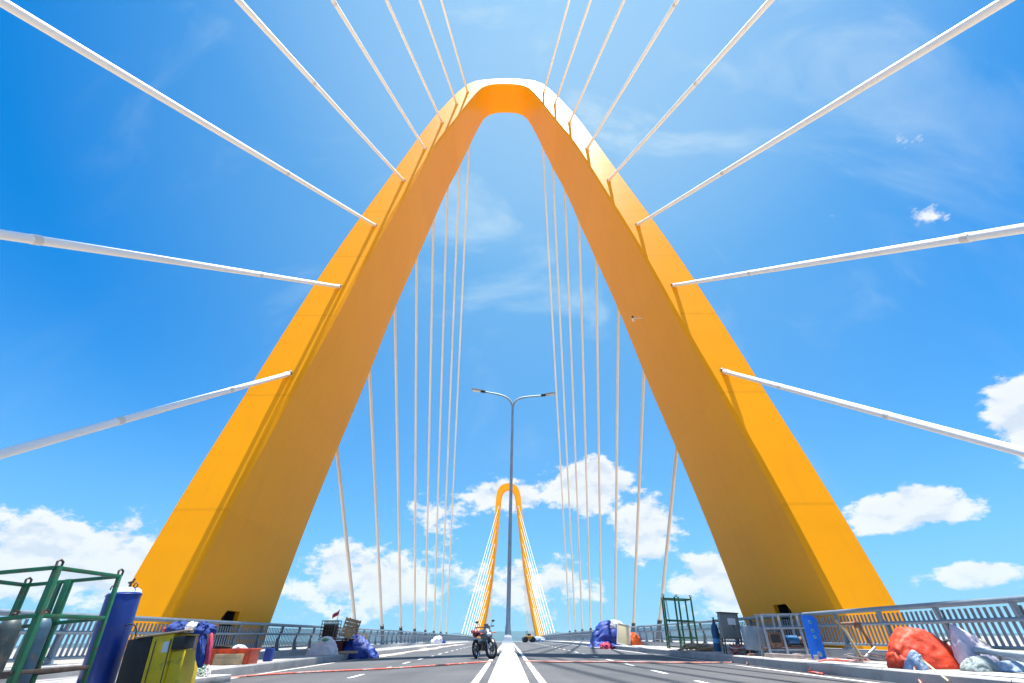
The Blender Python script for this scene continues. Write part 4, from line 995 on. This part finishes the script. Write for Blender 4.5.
mb = MB(); mb.loft([[(-0.13, -0.44, 0.92), (0.13, -0.44, 0.92), (0.12, -0.42, 0.92), (-0.12, -0.42, 0.92)], [(-0.07, -0.34, 1.09), (0.07, -0.34, 1.09), (0.07, -0.325, 1.09), (-0.07, -0.325, 1.09)]]); mb.build('windscreen', M['bike_black'], bk)
hb = MB(); hb.tube([(-0.36, -0.18, 1.00), (-0.18, -0.30, 1.00), (0, -0.34, 0.97), (0.18, -0.30, 1.00), (0.36, -0.18, 1.00)], 0.014, 8); hbo = hb.build('handlebar', M['bike_black'], bk)
for sx in (-1, 1):
    mb = MB(); mb.tube([(sx*0.27, -0.235, 1.0), (sx*0.38, -0.165, 1.0)], 0.022, 8); mb.build('grip', M['rubber'], hbo)
    mb = MB(); mb.tube([(sx*0.22, -0.27, 1.01), (sx*0.28, -0.29, 1.13), (sx*0.30, -0.27, 1.15)], 0.008, 6); mr = mb.build('mirror', M['bike_black'], bk)
    mb = MB(); mb.ellipsoid((sx*0.32, -0.265, 1.17), (0.065, 0.022, 0.042)); mb.build('mirror_shell', M['bike_black'], mr)
    mb = MB(); mb.tube([(sx*0.16, -0.46, 0.80), (sx*0.25, -0.47, 0.80)], 0.012, 6); mb.ellipsoid((sx*0.27, -0.475, 0.80), (0.035, 0.03, 0.025)); mb.build('indicator', M['orange_plastic'], bk)
mb = MB(); mb.ellipsoid((0, -0.02, 0.80), (0.16, 0.28, 0.13)); mb.build('fuel_tank', M['bike_grey'], bk)
mb = MB(); mb.ellipsoid((0, 0.42, 0.80), (0.13, 0.36, 0.07)); mb.build('saddle', M['rubber'], bk)
mb = MB(); mb.box((0, -0.02, 0.42), (0.26, 0.40, 0.34), bev=0.06); mb.lathe([(0.11, -0.18), (0.11, 0.18)], (0, 0.08, 0.38), 18, axis=(1, 0, 0)); mb.build('engine', M['bike_black'], bk)
mb = MB(); mb.tube([(0.10, -0.2, 0.36), (0.14, 0.0, 0.22), (0.17, 0.4, 0.28), (0.18, 0.85, 0.42)], [0.025, 0.025, 0.045, 0.05], 12); mb.build('exhaust', M['chrome'], bk)
mb = MB(); mb.loft([[(-0.10, 0.5, 0.70), (0.10, 0.5, 0.70), (0.10, 0.5, 0.82), (-0.10, 0.5, 0.82)], [(-0.05, 1.0, 0.86), (0.05, 1.0, 0.86), (0.05, 1.0, 0.92), (-0.05, 1.0, 0.92)]]); mb.build('tail', M['bike_red'], bk)
mb = MB(); mb.tube([(-0.12, 0.05, 0.28), (-0.26, -0.02, 0.01)], 0.013, 8); mb.build('side_stand', M['chrome'], bk)
for sx in (-1, 1):
    mb = MB(); mb.tube([(sx*0.1, 0.25, 0.36), (sx*0.11, 0.66, 0.30)], 0.028, 8); mb.build('swingarm', M['bike_black'], bk)
hm = MB(); hm.ellipsoid((0, 0, 0), (0.14, 0.17, 0.14)); hm2 = hm.build('crash_helmet', M['bike_red'], loc=(-1.34, 22.05, zr(1, 22)+0.86)); tag(hm2, 'dark red helmet hanging from the motorbike handlebar', 'helmet')

# ------------------------------------------------------------------ small roller machine in the distance
rl = thing('road_machine', 'tiny orange and black work machine far off on the right lanes', 'machine', (3.6, 95, zr(3.6, 95)), rz=R(20))
mb = MB(); mb.box((0, 0, 0.72), (1.5, 1.0, 0.5), bev=0.08); mb.build('body', M['machine_yellow'], rl)
mb = MB(); mb.lathe([(0.42, -0.5), (0.42, 0.5)], (-0.7, 0, 0.42), 20, axis=(0, 1, 0)); mb.build('drum', M['black'], rl)
mb = MB(); mb.lathe([(0.42, -0.5), (0.42, 0.5)], (0.7, 0, 0.42), 20, axis=(0, 1, 0)); mb.build('drum', M['black'], rl)
mb = MB(); mb.box((0.1, 0, 1.1), (0.5, 0.5, 0.4), bev=0.05); mb.build('seat', M['black'], rl)
mb = MB(); mb.tube([(-0.3, -0.4, 0.9), (-0.3, -0.4, 1.7), (-0.3, 0.4, 1.7), (-0.3, 0.4, 0.9)], 0.05, 8); mb.build('roll_bar', M['black'], rl)
tb = MB(); heap(tb, (0, 0, 0), 3.2, 2.4, 1.0, 95, wr=0.2); tag(tb.build('tarpaulin_heap', M['lightblue_cloth'], loc=(7.0, 128, zr(7, 128))), 'pale blue covered heap near the foot of the far tower', 'tarpaulin')

# ------------------------------------------------------------------ water, shore and hills
mb = MB(); n = 60
ring = lambda r_: [(r_*math.cos(2*PI*i/n), r_*math.sin(2*PI*i/n), -17) for i in range(n)]
vs = ring(60)+ring(600)+ring(3000)+ring(16000); fs = [tuple(range(n))]
for k in range(3):
    for i in range(n): fs.append((k*n+i, k*n+(i+1) % n, (k+1)*n+(i+1) % n, (k+1)*n+i))
mb.add(vs, fs); struct(mb.build('water', M['water'], smooth=0))
def hills(y, x0, x1, hmax, seed, depth, base=-18):
    mb = MB(); nx = 90; ny = 10; vs = []; fs = []
    for j in range(ny+1):
        t = j/ny
        for i in range(nx+1):
            x = x0+(x1-x0)*i/nx
            hh = hmax*(0.35+0.65*max(0, 0.5+0.9*noise.fractal(Vector((x*0.0006, seed, t*0.4)), 1.0, 2.0, 5)))*math.sin(PI*t)**0.8*min(1, 6*min(i, nx-i)/nx)
            vs.append((x, y+depth*t, base+hh))
    for j in range(ny):
        for i in range(nx): fs.append((j*(nx+1)+i, j*(nx+1)+i+1, (j+1)*(nx+1)+i+1, (j+1)*(nx+1)+i))
    mb.add(vs, fs); struct(mb.build('hills', M['hill'], smooth=60))
hills(9000, -2600, 2600, 175, 1.7, 2500)
hills(5200, -7500, -900, 48, 4.4, 900)
hills(5600, 800, 8000, 45, 8.1, 900)
# bridge pier below each tower
for yy in (22.0, YF+21):
    pr = MB()
    for sx in (-1, 1): pr.box((sx*14.0, yy, -16.4), (7, 12, 2.6), bev=0.3)
    tag(pr.build('pier_footing', M['concrete']), 'grey concrete footing in the water under the ' + ('near' if yy < 50 else 'far') + ' tower', 'footing')

# ------------------------------------------------------------------ sky
w = bpy.data.worlds.new('World'); S.world = w; w.use_nodes = True
nt = w.node_tree; N = nt.nodes; L = nt.links
for n_ in list(N): N.remove(n_)
SUN = Vector((0.075, 0.042, 1.0)).normalized()
SE = math.asin(SUN.z); SA = math.atan2(SUN.x, SUN.y)
def val(x):
    return x
def mth(op, a, b=None, clamp=False):
    n_ = N.new('ShaderNodeMath'); n_.operation = op; n_.use_clamp = clamp
    for i, v in enumerate((a, b)):
        if v is None: continue
        if isinstance(v, (int, float)): n_.inputs[i].default_value = v
        else: L.new(v, n_.inputs[i])
    return n_.outputs[0]
def mrange(v, a, b, c=0.0, d=1.0, smooth=True):
    n_ = N.new('ShaderNodeMapRange'); n_.interpolation_type = 'SMOOTHSTEP' if smooth else 'LINEAR'
    L.new(v, n_.inputs['Value'])
    for k, x in (('From Min', a), ('From Max', b), ('To Min', c), ('To Max', d)): n_.inputs[k].default_value = x
    return n_.outputs['Result']
def mixc(f, a, b, mode='MIX'):
    n_ = N.new('ShaderNodeMix'); n_.data_type = 'RGBA'; n_.blend_type = mode
    for k, v in (('Factor', f), ('A', a), ('B', b)):
        if isinstance(v, (int, float)): n_.inputs[k].default_value = v
        elif isinstance(v, tuple): n_.inputs[k].default_value = (*v, 1)
        else: L.new(v, n_.inputs[k])
    return n_.outputs['Result']
sky = N.new('ShaderNodeTexSky'); sky.sky_type = 'NISHITA'; sky.sun_disc = False
sky.sun_elevation = SE; sky.sun_rotation = SA; sky.altitude = 0; sky.air_density = 1.0; sky.dust_density = 0.6; sky.ozone_density = 2.5
hs = N.new('ShaderNodeHueSaturation'); hs.inputs['Hue'].default_value = 0.492; hs.inputs['Saturation'].default_value = 1.32; hs.inputs['Value'].default_value = 1.0
L.new(sky.outputs[0], hs.inputs['Color'])
tc = N.new('ShaderNodeTexCoord')
sp = N.new('ShaderNodeSeparateXYZ'); L.new(tc.outputs['Generated'], sp.inputs[0])
el = mth('ARCSINE', sp.outputs['Z'])            # radians
az = mth('ARCTAN2', sp.outputs['X'], sp.outputs['Y'])
# cloud masks: soft blobs (azimuth, elevation, half sizes, weight), degrees
BL = [(-41, 6.0, 12, 5.0, 1.1), (-33, 3, 8, 3, 0.8), (-0.5, 14.6, 7, 2.8, 1.05), (10, 15.5, 8, 4.2, 1.2), (16, 10.3, 5.5, 5.0, 1.1), (-8, 12.5, 8, 4.0, 0.85), (41, 9.8, 7.0, 2.7, 1.15), (53.0, 14.6, 5, 5.2, 1.35), (-15, 5.5, 15, 6.0, 0.95), (2, 5, 14, 4.5, 0.9), (24, 4.8, 10, 4.5, 1.05), (43, 4.2, 4, 1.6, 0.95), (-25, 9, 6, 3.5, 0.7), (54.5, 34, 4.0, 2.2, 0.74), (56, 41, 4, 2.4, 0.70), (47, 38, 4, 2, 0.55),
      (90, 9, 30, 6, 0.9), (150, 10, 40, 7, 0.9), (-150, 10, 40, 7, 0.9), (-95, 9, 25, 6, 0.9)]
mask = None
for a, e, sa, se, wt in BL:
    dx = mth('DIVIDE', mth('SUBTRACT', az, R(a)), R(sa)); dy = mth('DIVIDE', mth('SUBTRACT', el, R(e)), R(se))
    d2 = mth('ADD', mth('MULTIPLY', dx, dx), mth('MULTIPLY', dy, dy))
    g = mth('MULTIPLY', mth('POWER', 2.718, mth('MULTIPLY', d2, -1.0)), wt)
    mask = g if mask is None else mth('MAXIMUM', mask, g)
band = mth('MULTIPLY', mrange(el, R(-1), R(3)), mrange(el, R(16), R(5)))     # generic low cumulus band
mask = mth('MAXIMUM', mask, mth('MULTIPLY', band, 0.45))
def cloud_noise(off, scale=7.0, detail=9, stretch=1.7, rough=0.6):
    cv = N.new('ShaderNodeCombineXYZ')
    L.new(az, cv.inputs[0]); L.new(mth('MULTIPLY', mth('ADD', el, off), stretch), cv.inputs[1])
    n_ = N.new('ShaderNodeTexNoise'); n_.noise_dimensions = '3D'; n_.inputs['Scale'].default_value = scale; n_.inputs['Detail'].default_value = detail; n_.inputs['Roughness'].default_value = rough
    L.new(cv.outputs[0], n_.inputs['Vector']); return n_.outputs['Fac']
n1 = cloud_noise(0.0, 13.0, 12, 1.7, 0.66); n2 = cloud_noise(R(0.9), 13.0, 12, 1.7, 0.60); n3_ = cloud_noise(0.0, 13.0, 12, 1.7, 0.60)
dens = mrange(mth('ADD', mth('MULTIPLY', mask, 0.62), n1), 0.885, 1.02)
dens_up = mrange(mth('ADD', mth('MULTIPLY', mask, 0.62), n2), 0.87, 1.16)
relief = mrange(mth('SUBTRACT', n2, n3_), -0.05, 0.13)
shade = mth('ADD', mth('MULTIPLY', dens_up, 0.14), mth('MULTIPLY', relief, 0.50))
ccol = mixc(shade, (0.98, 0.99, 1.0), (0.60, 0.70, 0.84))
# thin cirrus high up
cv = N.new('ShaderNodeMapping'); cv.inputs['Scale'].default_value = (1.5, 3.2, 1.0); cv.inputs['Rotation'].default_value = (0, 0, R(35))
L.new(tc.outputs['Generated'], cv.inputs['Vector'])
nc = N.new('ShaderNodeTexNoise'); nc.inputs['Scale'].default_value = 2.2; nc.inputs['Detail'].default_value = 8; nc.inputs['Roughness'].default_value = 0.58; nc.inputs['Distortion'].default_value = 0.6
L.new(cv.outputs[0], nc.inputs['Vector'])
cir = mrange(nc.outputs['Fac'], 0.50, 0.85)
# veil of bright thin cloud around the sun
vd = N.new('ShaderNodeVectorMath'); vd.operation = 'DOT_PRODUCT'; vd.inputs[1].default_value = Vector((0.10, 0.60, 0.80)).normalized()
L.new(tc.outputs['Generated'], vd.inputs[0])
ca_ = vd.outputs['Value']
veil = mth('POWER', mrange(ca_, 0.64, 1.0, 0, 1, False), 1.15)
SKY_STR = 0.079
base = mixc(1.0, sky.outputs[0], (0.0, 0.62, 1.08), 'MULTIPLY')
CL = 5.4    # cloud radiance in sky units
c2 = mixc(mth('MULTIPLY', veil, mth('ADD', 0.58, mth('MULTIPLY', cir, 0.4))), base, (1.7, 3.5, 4.9))
cirm = mth('MULTIPLY', cir, mth('ADD', 0.05, mth('MULTIPLY', veil, 0.45)))
vs_ = N.new('ShaderNodeVectorMath'); vs_.operation = 'DOT_PRODUCT'; vs_.inputs[1].default_value = Vector((0.12, 0.22, 0.97)).normalized(); L.new(tc.outputs['Generated'], vs_.inputs[0])
glow = mth('POWER', mrange(vs_.outputs['Value'], 0.80, 1.0, 0, 1, False), 1.2)
c2 = mixc(mth('MULTIPLY', glow, mth('ADD', 0.45, mth('MULTIPLY', cir, 0.5))), c2, (3.2, 4.2, 5.0))
c1 = mixc(cirm, c2, (CL*0.80, CL*0.88, CL*0.96))
# pale horizon air
hz = mth('MULTIPLY', mth('POWER', mrange(el, R(36), R(1), 0, 1, False), 2.1), 0.85)
c3 = mixc(hz, c1, (2.1, 3.6, 4.75))
cm_ = mixc(1.0, ccol, (CL, CL, CL), 'MULTIPLY')
c4 = mixc(mth('MULTIPLY', dens, 0.93), c3, cm_)
bg = N.new('ShaderNodeBackground'); bg.inputs['Strength'].default_value = SKY_STR
L.new(c4, bg.inputs['Color'])
wo = N.new('ShaderNodeOutputWorld'); L.new(bg.outputs[0], wo.inputs[0])

sl = bpy.data.lights.new('sun', 'SUN'); sl.energy = 5.0; sl.angle = R(0.55); sl.color = (1.0, 0.96, 0.90)
so = bpy.data.objects.new('sun', sl); COL.objects.link(so)
so.rotation_euler = (-SUN).to_track_quat('-Z', 'Y').to_euler(); so.location = (20, 0, 90)

# ------------------------------------------------------------------ haze
mb = MB(); mb.box((0, 0, 106), (34000, 34000, 252)); hzb = mb.build('haze', M['glass'], smooth=0); tag(hzb, kind='stuff')
hm_ = bpy.data.materials.new('air_haze'); hm_.use_nodes = True
for n_ in list(hm_.node_tree.nodes): hm_.node_tree.nodes.remove(n_)
pv = hm_.node_tree.nodes.new('ShaderNodeVolumePrincipled'); pv.inputs['Color'].default_value = (0.40, 0.78, 1.0, 1); pv.inputs['Density'].default_value = HAZE; pv.inputs['Anisotropy'].default_value = 0.2
oo = hm_.node_tree.nodes.new('ShaderNodeOutputMaterial'); hm_.node_tree.links.new(pv.outputs[0], oo.inputs['Volume'])
hzb.data.materials.clear(); hzb.data.materials.append(hm_)

# ------------------------------------------------------------------ camera
f_px, roll, yaw = 450.0, 0.0128, -0.0140
pitch = math.atan((640-341.5)/f_px)
def ray(x, u):
    c, s = math.cos(roll), math.sin(roll)
    x, u = x*c+u*s, -x*s+u*c
    r0 = Vector((x, f_px*math.cos(pitch)-u*math.sin(pitch), f_px*math.sin(pitch)+u*math.cos(pitch)))
    c, s = math.cos(yaw), math.sin(yaw)
    return Vector((r0.x*c-r0.y*s, r0.x*s+r0.y*c, r0.z))
fw = ray(0, 0).normalized(); rt_ = (ray(1, 0)-ray(0, 0)).normalized(); up = rt_.cross(fw)
cam = bpy.data.cameras.new('camera'); co = bpy.data.objects.new('camera', cam); COL.objects.link(co)
cam.sensor_width = 36; cam.lens = f_px/1024*36; cam.clip_start = 0.05; cam.clip_end = 40000
mw = Matrix((rt_, up, -fw)).transposed().to_4x4(); mw.translation = (0, 0, 0.75); co.matrix_world = mw
S.camera = co

S.render.engine = 'CYCLES'
S.view_settings.view_transform = 'Standard'; S.view_settings.look = 'None'; S.view_settings.gamma = 1.0; S.view_settings.exposure = 1.27
S.render.resolution_x = 1024; S.render.resolution_y = 683
S.cycles.use_denoising = True; S.cycles.caustics_reflective = False; S.cycles.caustics_refractive = False
